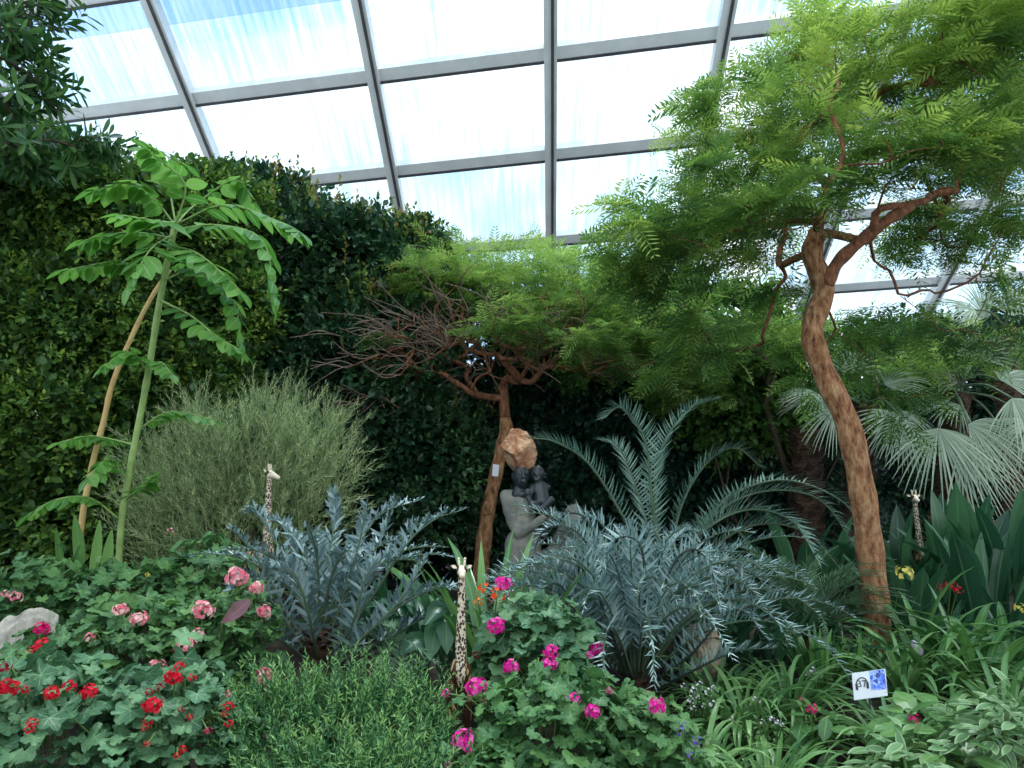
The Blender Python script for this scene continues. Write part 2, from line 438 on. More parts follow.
def sprigs(g, pos, ax, L, n, ll, tpl, alpha=55, up=.7, var=None, vj=.25, rng=RNG, wide=1.0, tipvar=0.0, stem=None, droop=0.0):
    """leafy twigs: n leaves around each axis"""
    m = len(pos); ax = nrm(ax)
    ref = nrm(rng.normal(size=(m, 3))); x = nrm(np.cross(ax, ref)); y = np.cross(ax, x)
    if var is None: var = rng.random(m)
    ph = rng.random(m) * 2 * PI
    L = np.broadcast_to(np.asarray(L, float), (m,))
    for k in range(n):
        t = (k + .5) / n
        a = ph + k * 2.39996
        al = math.radians(alpha * (1 - .45 * t)) + rng.normal(0, .15, m)
        rad = np.cos(a)[:, None] * x + np.sin(a)[:, None] * y
        d = ax * np.cos(al)[:, None] + rad * np.sin(al)[:, None]
        d[:, 2] -= droop * (1 - t)
        nn = ax * .5 + np.array([0, 0, up]) + rng.normal(0, .25, (m, 3))
        s = ll * (1 - .3 * t) * (.75 + .5 * rng.random(m))
        v = np.clip(var + rng.normal(0, vj * .5, m) + tipvar * t, 0, 1)
        g.inst(tpl, pos + ax * (L * t)[:, None], frames(d, nn), np.stack([s * wide, s, s], 1), v)
    if stem:
        T = tpl_needle(stem)
        for q in (0, 1):
            side = x if q else y
            g.inst(T, pos, frames(ax, side), np.stack([np.ones(m), L, L], 1), rng.random(m) * .3)

def shrub(name, label, cat, base, blobs, leaf, ll, mat, dens=1.0, tpl=LANCE, n=8, L=.14, group=None, stems=None, up=.7,
          alpha=55, low=-1.0, var=(0, 1), upbias=.5, shell=.45, tops=None, wide=1.0, topvar=.35, seed=1, stemr=.02, stemmat='darktwig'):
    """woody shrub made of leafy twigs on several lobes, plus stems from the ground"""
    rng = np.random.default_rng(seed)
    t = thing(name, base, label, cat, group)
    g = G(); gt = G() if tops else None
    zmax = max(b[0][2] + b[1][2] for b in blobs); zmin = min(b[0][2] - b[1][2] for b in blobs)
    for c, r, m in blobs:
        c = np.asarray(c, float)
        p, d = blob_points(c, r, int(m * dens * .8), shell, low=low, rng=rng, lump=.22)
        p[:, 2] = np.maximum(p[:, 2], gz(p[:, 0], p[:, 1]) + .03)
        ax = nrm(d + np.array([0, 0, upbias]) + rng.normal(0, .45, d.shape))
        h = (p[:, 2] - zmin) / (zmax - zmin)
        lumpv = .5 + .5 * np.sin(p[:, 0] * 5.1 + c[1]) * np.sin(p[:, 2] * 4.3 + p[:, 1] * 3)
        v = var[0] + (var[1] - var[0]) * np.clip(.55 * rng.random(len(p)) + .35 * lumpv, 0, 1)
        hole = (np.sin(p[:, 0] * 5.1 + 1.7 * p[:, 2] + c[0]) * np.sin(p[:, 2] * 5.6 - p[:, 0] * 2.2) < -.1) & (rng.random(len(p)) < .85) & (d[:, 2] < .75)
        p, d, ax, v = p[~hole], d[~hole], ax[~hole], v[~hole]
        if tops:
            top = (d[:, 2] > tops[1]) & (rng.random(len(p)) < tops[2])
            sprigs(gt, p[top], nrm(ax[top] + [0, 0, .8]), L * 1.5, n, ll, tpl, alpha, up, rng.random(top.sum()), rng=rng, wide=wide, stem=.004)
            p, ax, v = p[~top], ax[~top], v[~top]
        sprigs(g, p, ax, L, n, ll, tpl, alpha, up, v, rng=rng, wide=wide)
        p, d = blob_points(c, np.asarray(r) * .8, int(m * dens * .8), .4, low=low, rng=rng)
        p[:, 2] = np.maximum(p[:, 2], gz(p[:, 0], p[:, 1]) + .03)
        sprigs(g, p, nrm(d + rng.normal(0, .5, d.shape) + [0, 0, .3]), L * 1.2, 6, ll * 1.7, tpl, alpha, up, .5 * rng.random(len(p)), rng=rng, wide=1.15)  # inner twigs keep to darker stops: interior shade put into the leaf colour
    g.build('foliage', M[mat], t, shade=False)
    if tops and gt.n: gt.build('new_growth', M[tops[0]], t, shade=False)
    for k, (c, r, m) in enumerate(blobs[:6]):
        s = G(); c = np.asarray(c, float)
        b = np.asarray(base, float) + [rng.normal(0, .12), rng.normal(0, .08), -.02]
        mid = b * .5 + c * .5 + [rng.normal(0, .1), 0, 0]
        s.tube(smooth([b, mid, c], 8), np.linspace(stemr, stemr * .4, 8), 6)
        s.build('stem', M[stemmat], t)
    return t

# ---------------------------------------------------------------- branching trees
def grow(start, targets, rng, seg=.16, wob=.03, sag=.0, bias=None):
    """start: list of points (chain). returns nodes, parents"""
    N = [np.asarray(p, float) for p in start]; Pn = [-1] + list(range(len(start) - 1))
    fork = N[-1]
    order = sorted(range(len(targets)), key=lambda i: np.linalg.norm(targets[i] - fork))
    free0 = max(0, len(start) - 3)
    ends = []
    for i in order:
        tg = targets[i]
        arr = np.array(N[free0:])
        dd = np.linalg.norm(arr - tg, axis=1)
        # prefer nodes nearer the fork a little, so limbs run outward
        dd = dd + .25 * np.linalg.norm(arr - fork, axis=1)
        j = int(dd.argmin()) + free0
        a = N[j]; dist = np.linalg.norm(tg - a)
        k = max(1, int(dist / seg)); prev = j
        for q in range(1, k + 1):
            t = q / k
            p = a * (1 - t) + tg * t + np.array([0, 0, sag * math.sin(PI * t) * dist])
            if q < k: p = p + rng.normal(0, wob, 3)
            N.append(p); Pn.append(prev); prev = len(N) - 1
        ends.append(prev)
    return np.array(N), np.array(Pn), ends

def build_tree(t, N, Pn, trunk_n, rtip, rtop, mat, expo=.5, trunk_r=None, trunk_mat=None, sides=5):
    n = len(N); kids = [[] for _ in range(n)]; cnt = np.zeros(n)
    for i in range(n):
        if Pn[i] >= 0: kids[Pn[i]].append(i)
    for i in range(n - 1, -1, -1):
        if not kids[i]: cnt[i] = 1
        if Pn[i] >= 0: cnt[Pn[i]] += cnt[i]
    cmax = cnt[trunk_n - 1]
    rad = rtip + (rtop - rtip) * (np.clip((cnt - 1) / max(1, cmax - 1), 0, 1)) ** expo
    g = G(); tp = smooth(N[:trunk_n], trunk_n * 5)
    tr = np.interp(np.linspace(0, 1, len(tp)), np.linspace(0, 1, len(trunk_r)), trunk_r)
    tr = tr * (1 + .06 * np.sin(np.arange(len(tp)) * 1.3))
    g.tube(tp, tr, 12)
    g.build('trunk', M[trunk_mat or mat], t)
    for i in range(trunk_n):
        for k in kids[i]:
            if k < trunk_n: continue
            g = G(); stack = [(k, i)]
            while stack:
                s, par = stack.pop()
                pts = [N[par]]; rr = [rad[s]]
                cur = s
                while True:
                    pts.append(N[cur]); rr.append(rad[cur])
                    ks = sorted(kids[cur], key=lambda q: -cnt[q])
                    if not ks: break
                    for o in ks[1:]: stack.append((o, cur))
                    cur = ks[0]
                big = rr[0] > .012
                g.tube(smooth(pts, len(pts) * (3 if big else 2)), np.interp(np.linspace(0, 1, len(pts) * (3 if big else 2)), np.linspace(0, 1, len(pts)), rr), 8 if big else 4, cap=False)
            g.build('branch', M[mat], t)
    return rad
#@@PART2
# ================================================================ setting
g = G()
xs = np.linspace(-11, 11, 150); ys = np.concatenate([np.linspace(-6, 1.4, 10), np.linspace(1.5, 10, 110), np.linspace(10.3, 24, 24)])
XX, YY = np.meshgrid(xs, ys)
ZZ = gz(XX, YY) + .012 * np.sin(XX * 9) * np.sin(YY * 11) * (YY > 1.8)
nx, ny = len(xs), len(ys)
i = np.arange(ny - 1)[:, None] * nx + np.arange(nx - 1)[None]
g.add(np.stack([XX, YY, ZZ], -1).reshape(-1, 3), quads=np.stack([i, i + 1, i + nx + 1, i + nx], -1).reshape(-1, 4))
struct(g.build('floor', M['soil']))
g = G(); g.box((0, 13.4, 2.0), (10.5, .15, 1.6)); struct(g.build('wall_back', M['wallback'], shade=False))  # unseen wall added to block sky in hedge gaps, coloured as shade

# sloping glass roof: one plane, ribs run down and away, purlins run across
d1 = np.array([.0409, .8820, -.4695]); d2 = np.array([-.9859, .1653, -.0257])
d2 = nrm(d2); d1 = nrm(d1); RN = nrm(np.cross(d1, d2)); RN = RN if RN[2] > 0 else -RN
RO = np.array([.6672, 12.0, 8.011])
def RP(t, s, n=0): return RO + d1 * t + d2 * s + RN * n
ribs = [10.6, 9.1, 5.98, 2.81, 0, -2.56, -5.1, -7.6, -10.0]
ribs = [12.4, 9.15, 5.98, 2.81, 0, -2.56, -5.1, -7.6, -10.0]
purl = [-10.4, -8.6, -6.95, -5.25, -3.52, -1.77, 0, 1.88, 3.7, 5.5, 7.3, 9.1, 10.9, 12.7]
def beam(name, a, b, hw, dep, gw, off):
    y = nrm(b - a); x = nrm(np.cross(y, RN)); R = np.stack([x, y, RN], -1)
    L = np.linalg.norm(b - a) / 2
    g = G(); g.box((a + b) / 2 - RN * dep / 2, (hw, L, dep / 2), R)
    o = struct(g.build(name, M['beam'], shade=False))
    k = G(); k.box((a + b) / 2 - RN * (dep + .008) + x * off, (gw, L, .012), R); k.build('gasket_strip', M['beamdark'], o, shade=False)
    return o
n = 1
for s_ in ribs:
    beam('trim_%d' % n, RP(purl[0], s_, -.01), RP(purl[-1], s_, -.01), .10, .20, .022, .03); n += 1
for t_ in purl:
    beam('trim_%d' % n, RP(t_, ribs[0], -.005), RP(t_, ribs[-1], -.005), .12, .16, .022, -.10); n += 1

# glass with run-down dirt and condensation
m, nt, out = newmat('streaked_glass')
uv = nt.nodes.new('ShaderNodeAttribute'); uv.attribute_name = 'lf'
mp = nt.nodes.new('ShaderNodeMapping'); mp.inputs['Scale'].default_value = (1, 7, .42); nt.links.new(uv.outputs['Vector'], mp.inputs[0])
nz = nt.nodes.new('ShaderNodeTexNoise'); nz.inputs['Scale'].default_value = 1.6; nz.inputs['Detail'].default_value = 5; nz.inputs['Roughness'].default_value = .62
nt.links.new(mp.outputs[0], nz.inputs['Vector'])
mp2 = nt.nodes.new('ShaderNodeMapping'); mp2.inputs['Scale'].default_value = (1, .5, .4); nt.links.new(uv.outputs['Vector'], mp2.inputs[0])
nz2 = nt.nodes.new('ShaderNodeTexNoise'); nz2.inputs['Scale'].default_value = 1.3; nz2.inputs['Detail'].default_value = 2
nt.links.new(mp2.outputs[0], nz2.inputs['Vector'])
st = ramp(nt, mathn(nt, 'ADD', mathn(nt, 'MULTIPLY', nz.outputs[0], .62), mathn(nt, 'MULTIPLY', nz2.outputs[0], .38)), [(.42, (0, 0, 0)), (.64, (255, 255, 255))])
tr = nt.nodes.new('ShaderNodeBsdfTransparent')
tint = mixc(nt, st.outputs[0], lin((252, 255, 255)), lin((150, 192, 220)))
nt.links.new(tint, tr.inputs[0])
tl = nt.nodes.new('ShaderNodeBsdfTranslucent'); tl.inputs[0].default_value = lin((216, 232, 240))
mx = nt.nodes.new('ShaderNodeMixShader'); nt.links.new(mathn(nt, 'MULTIPLY', st.outputs[0], .22), mx.inputs[0])
nt.links.new(tr.outputs[0], mx.inputs[1]); nt.links.new(tl.outputs[0], mx.inputs[2])
gl = nt.nodes.new('ShaderNodeBsdfGlossy'); gl.inputs['Roughness'].default_value = .02
mx2 = nt.nodes.new('ShaderNodeMixShader'); mx2.inputs[0].default_value = .03
nt.links.new(mx.outputs[0], mx2.inputs[1]); nt.links.new(gl.outputs[0], mx2.inputs[2]); nt.links.new(mx2.outputs[0], out.inputs[0])
M['glass'] = m
n = 1
for a in range(len(ribs) - 1):
    for b in range(len(purl) - 1):
        g = G(); s0, s1, t0, t1 = ribs[a] - .08, ribs[a + 1] + .08, purl[b] + .08, purl[b + 1] - .08
        g.add([RP(t0, s0), RP(t0, s1), RP(t1, s1), RP(t1, s0)], quads=[[0, 1, 2, 3]],
              a=[[n * 3.3, s0, t0 + 9 * n], [n * 3.3, s1, t0 + 9 * n], [n * 3.3, s1, t1 + 9 * n], [n * 3.3, s0, t1 + 9 * n]])
        o = struct(g.build('window_%d' % n, M['glass'], shade=False)); n += 1

# roller blind outside the glass, high on the left
m, nt, out = newmat('blind_cloth')
tr = nt.nodes.new('ShaderNodeBsdfTransparent'); tr.inputs[0].default_value = lin((214, 224, 240))
tl = nt.nodes.new('ShaderNodeBsdfTranslucent'); tl.inputs[0].default_value = lin((196, 212, 236))
mx = nt.nodes.new('ShaderNodeMixShader'); mx.inputs[0].default_value = .22
nt.links.new(tr.outputs[0], mx.inputs[1]); nt.links.new(tl.outputs[0], mx.inputs[2]); nt.links.new(mx.outputs[0], out.inputs[0])
M['blind'] = m
g = G()
a, b, c, d = RP(-2.5, 12.0, .5), RP(-2.78, .1, .5), RP(-7.5, .1, .5), RP(-7.5, 12.0, .5)
g.box((a + b + c + d) / 4, (abs(12.0 - .1) / 2, 2.35, .012), np.stack([-d2, d1, RN], -1))
o = g.build('roof_blind', M['blind'], shade=False)
tag(o, 'grey-blue shade blind outside the glass above the upper left panes', 'blind')

# ================================================================ blobs from the picture
def PB(px, py, Y, rx, ry, rY, n):
    return (P(px, py, Y), np.array([rx * Y / F, rY, ry * Y / F]), n)

# ---------------------------------------------------------------- background shrubs
shrub('hedge_shrub', 'big loose shrub with small yellow-green leaves filling the left edge', 'shrub', B(60, 6.2),
      [PB(60, 205, 6.0, 85, 55, .7, 700), PB(-10, 260, 5.8, 80, 90, .6, 500), PB(150, 250, 6.2, 85, 70, .7, 800), PB(60, 330, 5.9, 110, 80, .7, 900), PB(50, 440, 5.8, 120, 90, .7, 900),
       PB(160, 390, 6.2, 90, 90, .6, 800), PB(210, 300, 6.4, 60, 70, .5, 450), PB(60, 530, 5.8, 110, 60, .6, 500), PB(205, 215, 6.5, 60, 40, .5, 300)],
      'lf', .058, 'lf_left', tpl=OVAL, n=7, L=.17, dens=2.6, seed=11, shell=.4, stemr=.03)
shrub('glossy_shrub', 'dark glossy shrub with bronze new tips between the left hedge and the flat-topped tree', 'shrub', B(330, 7.2),
      [PB(330, 260, 7.3, 75, 42, .6, 600), PB(280, 300, 7.2, 80, 90, .6, 800), PB(400, 310, 7.4, 60, 75, .6, 600), PB(340, 380, 7.1, 110, 95, .6, 1000), PB(280, 450, 7.2, 90, 90, .6, 600), PB(400, 470, 7.3, 90, 80, .6, 700),
       PB(260, 215, 7.4, 60, 32, .5, 300), PB(400, 255, 7.5, 50, 20, .4, 200)],
      'lf', .072, 'lf_mid', tpl=OVAL, n=8, L=.2, dens=1.7, seed=12, tops=('lf_new', .5, .5), shell=.4, stemr=.035)
shrub('hedge_shrub', 'dense dark evergreen hedge behind the stone sculpture and big cycads', 'shrub', B(600, 9),
      [PB(430, 470, 8.6, 90, 110, .6, 800), PB(540, 470, 8.8, 90, 110, .6, 900), PB(650, 440, 8.9, 100, 120, .6, 1100), PB(760, 470, 8.8, 90, 110, .6, 900), PB(560, 560, 8.4, 160, 60, .5, 500), PB(740, 560, 8.4, 160, 60, .5, 500), PB(490, 345, 8.9, 75, 62, .5, 450), PB(560, 370, 8.9, 70, 55, .5, 350), PB(640, 420, 8.7, 60, 40, .4, 200)],
      'lf', .075, 'lf_hedge', tpl=OVAL, n=8, L=.22, dens=1.7, seed=13, shell=.4, stemr=.04)
shrub('hedge_shrub', 'deep shadowed hedge behind the fan palms at the right edge', 'shrub', B(960, 9.4),
      [PB(880, 490, 9.4, 90, 90, .6, 600), PB(980, 450, 9.5, 100, 120, .6, 900), PB(1060, 400, 9.3, 80, 150, .6, 500), PB(960, 370, 9.7, 110, 50, .5, 600)],
      'lf', .075, 'lf_hedge', tpl=OVAL, n=8, L=.22, dens=1.5, seed=14, shell=.4, stemr=.04)
shrub('hedge_shrub', 'tall dark hedge far behind the yellow-green shrub on the left', 'shrub', B(130, 8.4),
      [PB(60, 250, 8.4, 130, 80, .5, 500), PB(190, 290, 8.4, 110, 80, .5, 500), PB(80, 400, 8.3, 150, 110, .5, 700), PB(250, 400, 8.3, 130, 110, .5, 600), PB(80, 530, 8.2, 150, 90, .5, 400), PB(260, 530, 8.2, 130, 90, .5, 400), PB(370, 420, 8.4, 100, 110, .5, 400)],
      'lf', .08, 'lf_hedge', tpl=OVAL, n=8, L=.22, dens=1.3, seed=16, shell=.4, stemr=.04)
shrub('leafy_shrub', 'pale green shrub filling the gap between the two flat-topped trees', 'shrub', B(650, 8.6),
      [PB(650, 330, 8.5, 80, 60, .5, 600), PB(570, 340, 8.5, 70, 50, .5, 400), PB(730, 330, 8.6, 70, 40, .5, 350)],
      'lf', .07, 'lf_light', tpl=OVAL, n=8, L=.2, dens=1.3, seed=17, shell=.5)
shrub('leafy_shrub', 'fresh green shrub seen under the crown of the right-hand tree', 'shrub', B(745, 8.0),
      [PB(700, 365, 7.9, 70, 42, .5, 500), PB(790, 380, 8.0, 60, 40, .5, 400), PB(740, 410, 8.1, 80, 50, .5, 400), PB(880, 365, 8.2, 60, 40, .5, 350)],
      'lf', .06, 'lf_light', tpl=OVAL, n=8, L=.18, dens=1.0, seed=15, shell=.6)

# ---------------------------------------------------------------- upper left tree with whorled leaves
rng = np.random.default_rng(21)
t = thing('umbrella_tree', B(-70, 4.8), 'tree with whorls of dark lance leaves leaning in at the top left corner', 'tree')
blobs = [PB(10, 40, 4.8, 45, 60, .4, 62), PB(45, 5, 4.9, 40, 22, .3, 22), PB(35, 100, 4.9, 40, 40, .3, 32), PB(-30, 100, 4.8, 60, 110, .5, 70), PB(100, 150, 5.0, 30, 14, .3, 16), PB(20, 155, 4.9, 60, 22, .3, 34)]
tg = []
g = G()
for c, r, m_ in blobs:
    p, d = blob_points(c, r, m_, .9, front=False, rng=rng)
    tg += list(p)
tg = np.array(tg)
start = [B(-70, 4.8), P(-75, 400, 4.8), P(-60, 250, 4.8), P(-40, 170, 4.8)]
N, Pn, ends = grow(start, tg[::2], rng, .15, .02)
build_tree(t, N, Pn, 4, .004, .03, 'darktwig', trunk_r=[.07, .06, .045, .035], trunk_mat='darktwig')
d = nrm(tg - P(-40, 120, 4.8) + rng.normal(0, .4, tg.shape)); d[:, 2] += .15
for k in range(9):
    a = k * 2.4 + rng.random(len(tg)) * .5
    x = nrm(np.cross(d, rdir(len(tg), rng) * .2 + [0, 0, 1])); y = np.cross(d, x)
    rad = np.cos(a)[:, None] * x + np.sin(a)[:, None] * y
    dd = nrm(d * .45 + rad); dd[:, 2] -= .12
    g.inst(OBLAN, tg + d * (.008 * k), frames(dd, d + [0, 0, .5]), .11 + .06 * rng.random(len(tg)), rng.random(len(tg)))
g.build('foliage', M['lf_upper'], t, shade=False)

# ---------------------------------------------------------------- feathery trees
def feathers(t, blobs, mat, size, tpls, rng, center, out=.6, up=.0, name='foliage', flat=.8):
    g = G()
    for c, r, m_ in blobs:
        # sprays: groups of fronds fanning from a twig tip
        p, d = blob_points(c, r, max(3, int(m_ / 3.6)), .8, front=False, rng=rng, lump=.12)
        p = np.repeat(p, 4, axis=0) + rng.normal(0, .045, (len(p) * 4, 3)) * [1, 1, .5]
        cv = np.repeat(rng.normal(0, .18, len(p) // 4), 4)
        for q in range(4):
            off = rng.normal(0, .025, p.shape) * [1, 1, .35]
            o = (p - center) * [1, 1, .3]; o = nrm(o) * out + rng.normal(0, .62, p.shape) * [1, 1, .35] + [0, 0, up]
            nn = rng.normal(0, .33, p.shape) + [0, 0, 1]
            hv = np.clip((p[:, 2] - center[2]) * .25 + .42 + cv + rng.normal(0, .2, len(p)), 0, 1)  # higher fronds paler: lit crown top and dim underside put into the colour
            sel = rng.integers(0, len(tpls), len(p))
            for k, tp in enumerate(tpls):
                w = sel == k
                if w.any():
                    g.inst(tp, (p + off)[w], frames(o[w], nn[w]), size * (.65 + .6 * rng.random(w.sum())), hv[w])
    return g.build(name, M[mat], t, shade=False)

# right-hand tree
rng = np.random.default_rng(31)
YT = 4.7
t = thing('flat_topped_tree', P(880, 668, YT), 'large feathery tree with a twisting orange-brown trunk on the right', 'tree')
trunk = [P(880, 676, YT), P(876, 610, YT), P(870, 550, YT), P(862, 490, YT - .02), P(848, 425, YT - .04), P(824, 372, YT - .03), P(812, 330, YT), P(824, 290, YT + .03), P(812, 255, YT + .02), P(818, 232, YT)]
cb = [PB(690, 240, 4.6, 95, 48, .8, 150), PB(755, 150, 4.9, 95, 62, .8, 190), PB(860, 80, 4.8, 100, 62, .9, 270), PB(975, 50, 4.5, 95, 50, .8, 250), PB(985, 150, 4.7, 75, 65, .8, 210),
      PB(805, 50, 5.0, 50, 40, .5, 60), PB(645, 275, 4.9, 45, 30, .5, 45), PB(900, 155, 4.2, 90, 30, .4, 90), PB(800, 205, 4.2, 70, 28, .4, 55), PB(960, 235, 5.2, 70, 30, .5, 60),
      PB(735, 215, 5.4, 85, 45, .4, 150), PB(905, 235, 5.6, 60, 25, .4, 40)]
lowb = [PB(905, 320, 5.2, 75, 45, .6, 34), PB(765, 320, 5.3, 60, 40, .5, 40), PB(690, 340, 5.3, 50, 35, .5, 36), PB(970, 330, 5.0, 55, 40, .5, 24), PB(885, 400, 5.1, 40, 30, .3, 16), PB(820, 360, 5.5, 60, 40, .4, 22), PB(1000, 270, 4.9, 30, 50, .4, 20)]
tg = []
for c, r, m_ in cb: tg += list(blob_points(c, r * [1, 1, .7], max(4, m_ // 7), .95, front=False, rng=rng)[0] - [0, 0, .08])
for c, r, m_ in lowb: tg += list(blob_points(c, r, max(4, m_ // 7), .95, front=False, rng=rng)[0])
# leading limbs
lead = [P(870, 240, YT - .1), P(905, 205, YT - .15), P(850, 175, YT + .1), P(760, 225, YT - .1), P(700, 262, YT - .2), P(835, 170, YT), P(940, 190, YT + .1), P(990, 160, YT - .1), P(780, 265, YT + .3), P(875, 262, YT + .2)]
N, Pn, ends = grow(trunk, lead + tg, rng, .13, .022, sag=.06)
build_tree(t, N, Pn, len(trunk), .0035, .055, 'bark_red', expo=.62, trunk_r=[.085, .08, .078, .076, .074, .07, .07, .068, .066, .06], trunk_mat='bark_warm')
g = G()
s_ = smooth([P(826, 285, YT), P(838, 262, YT - .05), P(858, 243, YT - .1), P(885, 222, YT - .14), P(912, 205, YT - .15)], 24)
g.tube(s_, np.linspace(.045, .035, 24) * (1 + .1 * np.sin(np.arange(24))), 9); g.build('branch', M['bark_red'], t)
feathers(t, cb + lowb, 'lf_acacia', .215, FEATHC, rng, P(830, 250, YT))

# central tree
rng = np.random.default_rng(32)
YC = 7.0
t = thing('flat_topped_tree', B(478, YC), 'smaller flat-topped feathery tree behind the stone sculpture, its left side bare', 'tree')
trunk = [B(478, YC) - [0, 0, .03], P(484, 540, YC), P(489, 505, YC), P(498, 465, YC), P(506, 432, YC), P(505, 418, YC)]
cb = [PB(425, 290, 7.0, 55, 26, .8, 150), PB(500, 285, 7.2, 60, 28, .8, 190), PB(580, 300, 7.0, 60, 38, .8, 210), PB(640, 325, 6.8, 60, 38, .8, 200), PB(520, 330, 6.4, 60, 26, .4, 70), PB(600, 350, 6.3, 60, 26, .4, 80), PB(440, 262, 7.4, 50, 20, .5, 90), PB(665, 365, 6.6, 45, 25, .4, 70), PB(390, 345, 6.6, 30, 22, .3, 9), PB(560, 268, 7.5, 60, 22, .5, 90)]
bare = [PB(400, 355, 6.7, 65, 38, .8, 75), PB(450, 335, 6.6, 70, 35, .7, 75), PB(520, 350, 6.7, 80, 30, .7, 50), PB(380, 400, 6.7, 40, 20, .4, 14), PB(590, 365, 6.7, 70, 25, .6, 30)]
tg = []
for c, r, m_ in cb: tg += list(blob_points(c, r * [1, 1, .7], m_ // 9 + 2, .95, front=False, rng=rng)[0] - [0, 0, .08])
tb = []
for c, r, m_ in bare: tb += list(blob_points(c, r, m_, 1, front=False, rng=rng)[0])
lead = [P(470, 392, YC - .2), P(445, 375, YC - .3), P(505, 380, YC), P(545, 392, YC - .1), P(600, 382, YC - .2), P(650, 375, YC - .2), P(540, 372, YC + .4), P(400, 385, YC - .3)]
N, Pn, ends = grow(trunk, lead + tg + tb, rng, .14, .035, sag=.05)
build_tree(t, N, Pn, len(trunk), .005, .05, 'bark_red', expo=.45, trunk_r=[.078, .07, .065, .062, .066, .055], trunk_mat='bark_warm')
g = G()
for p_ in tb:
    for q in range(2):
        dirn = nrm(np.array(p_) - P(505, 400, YC) + rng.normal(0, .35, 3)) * (.18 + .22 * rng.random())
        c1 = p_ + dirn * .5 + rng.normal(0, .035, 3); c2 = p_ + dirn + rng.normal(0, .05, 3) - [0, 0, .04]
        g.tube(smooth([p_, c1, c2], 7), np.linspace(.0055, .003, 7), 4, cap=False)
g.build('bare_growth', M['twig'], t)
feathers(t, cb, 'lf_acacia2', .2, FEATHC, rng, P(505, 400, YC))

# third, slender tree between them
rng = np.random.default_rng(33)
t = thing('feathery_tree', B(800, 7.6), 'slender feathery tree with a thin leaning stem left of the orange-brown trunk', 'tree')
trunk = [B(800, 7.6), P(792, 495, 7.6), P(778, 445, 7.6), P(765, 405, 7.6)]
cb = [PB(720, 350, 7.4, 65, 28, .5, 70), PB(800, 350, 7.6, 50, 35, .5, 50), PB(690, 385, 7.2, 55, 25, .4, 50), PB(910, 355, 7.0, 60, 30, .5, 45), PB(985, 360, 6.8, 50, 25, .4, 24)]
tg = []
for c, r, m_ in cb: tg += list(blob_points(c, r, m_ // 8, .95, front=False, rng=rng)[0])
N, Pn, ends = grow(trunk, tg, rng, .16, .03)
build_tree(t, N, Pn, 4, .005, .03, 'darktwig', trunk_r=[.035, .033, .03, .03], trunk_mat='darktwig')
feathers(t, cb, 'lf_acacia2', .24, FEATHC, rng, P(765, 405, 7.6))

# ---------------------------------------------------------------- tall pinnate saplings on the left
def pinnate(g, path, pairs, ll, rng, hang=.35, mat=None, start=.22, wide=1.0, forward=25, tplx=None):
    n = len(path); T = nrm(np.gradient(path, axis=0))
    side = nrm(np.cross(T, [0, 0, 1]))
    pos, dr, nn, sc = [], [], [], []
    for k in range(pairs):
        t = start + (1 - start) * k / (pairs - 1) * .97
        q = t * (n - 1); i = int(q); f = q - i; j = min(i + 1, n - 1)
        p = path[i] * (1 - f) + path[j] * f; tt = T[i]; s = side[i]
        L = ll * (.75 + .5 * math.sin(PI * min(1, t * .9 + .05)))
        for sg in (-1, 1):
            d = s * sg * math.cos(math.radians(forward)) + tt * math.sin(math.radians(forward)) + np.array([0, 0, -hang]) + rng.normal(0, .12, 3)
            pos.append(p); dr.append(d); nn.append(np.cross(s, tt) * 1 + [0, 0, .8] + rng.normal(0, .15, 3)); sc.append(L * (.9 + .2 * rng.random()))
    pos.append(path[-1]); dr.append(T[-1] + [0, 0, -.2]); nn.append([0, 0, 1]); sc.append(ll)
    nn = np.array(nn, float); nn[nn[:, 2] < 0] *= -1
    sc = np.array(sc)
    g.inst(tplx or OVAL, np.array(pos), frames(np.array(dr), nn), np.stack([sc * wide, sc, sc], 1), rng.random(len(sc)))

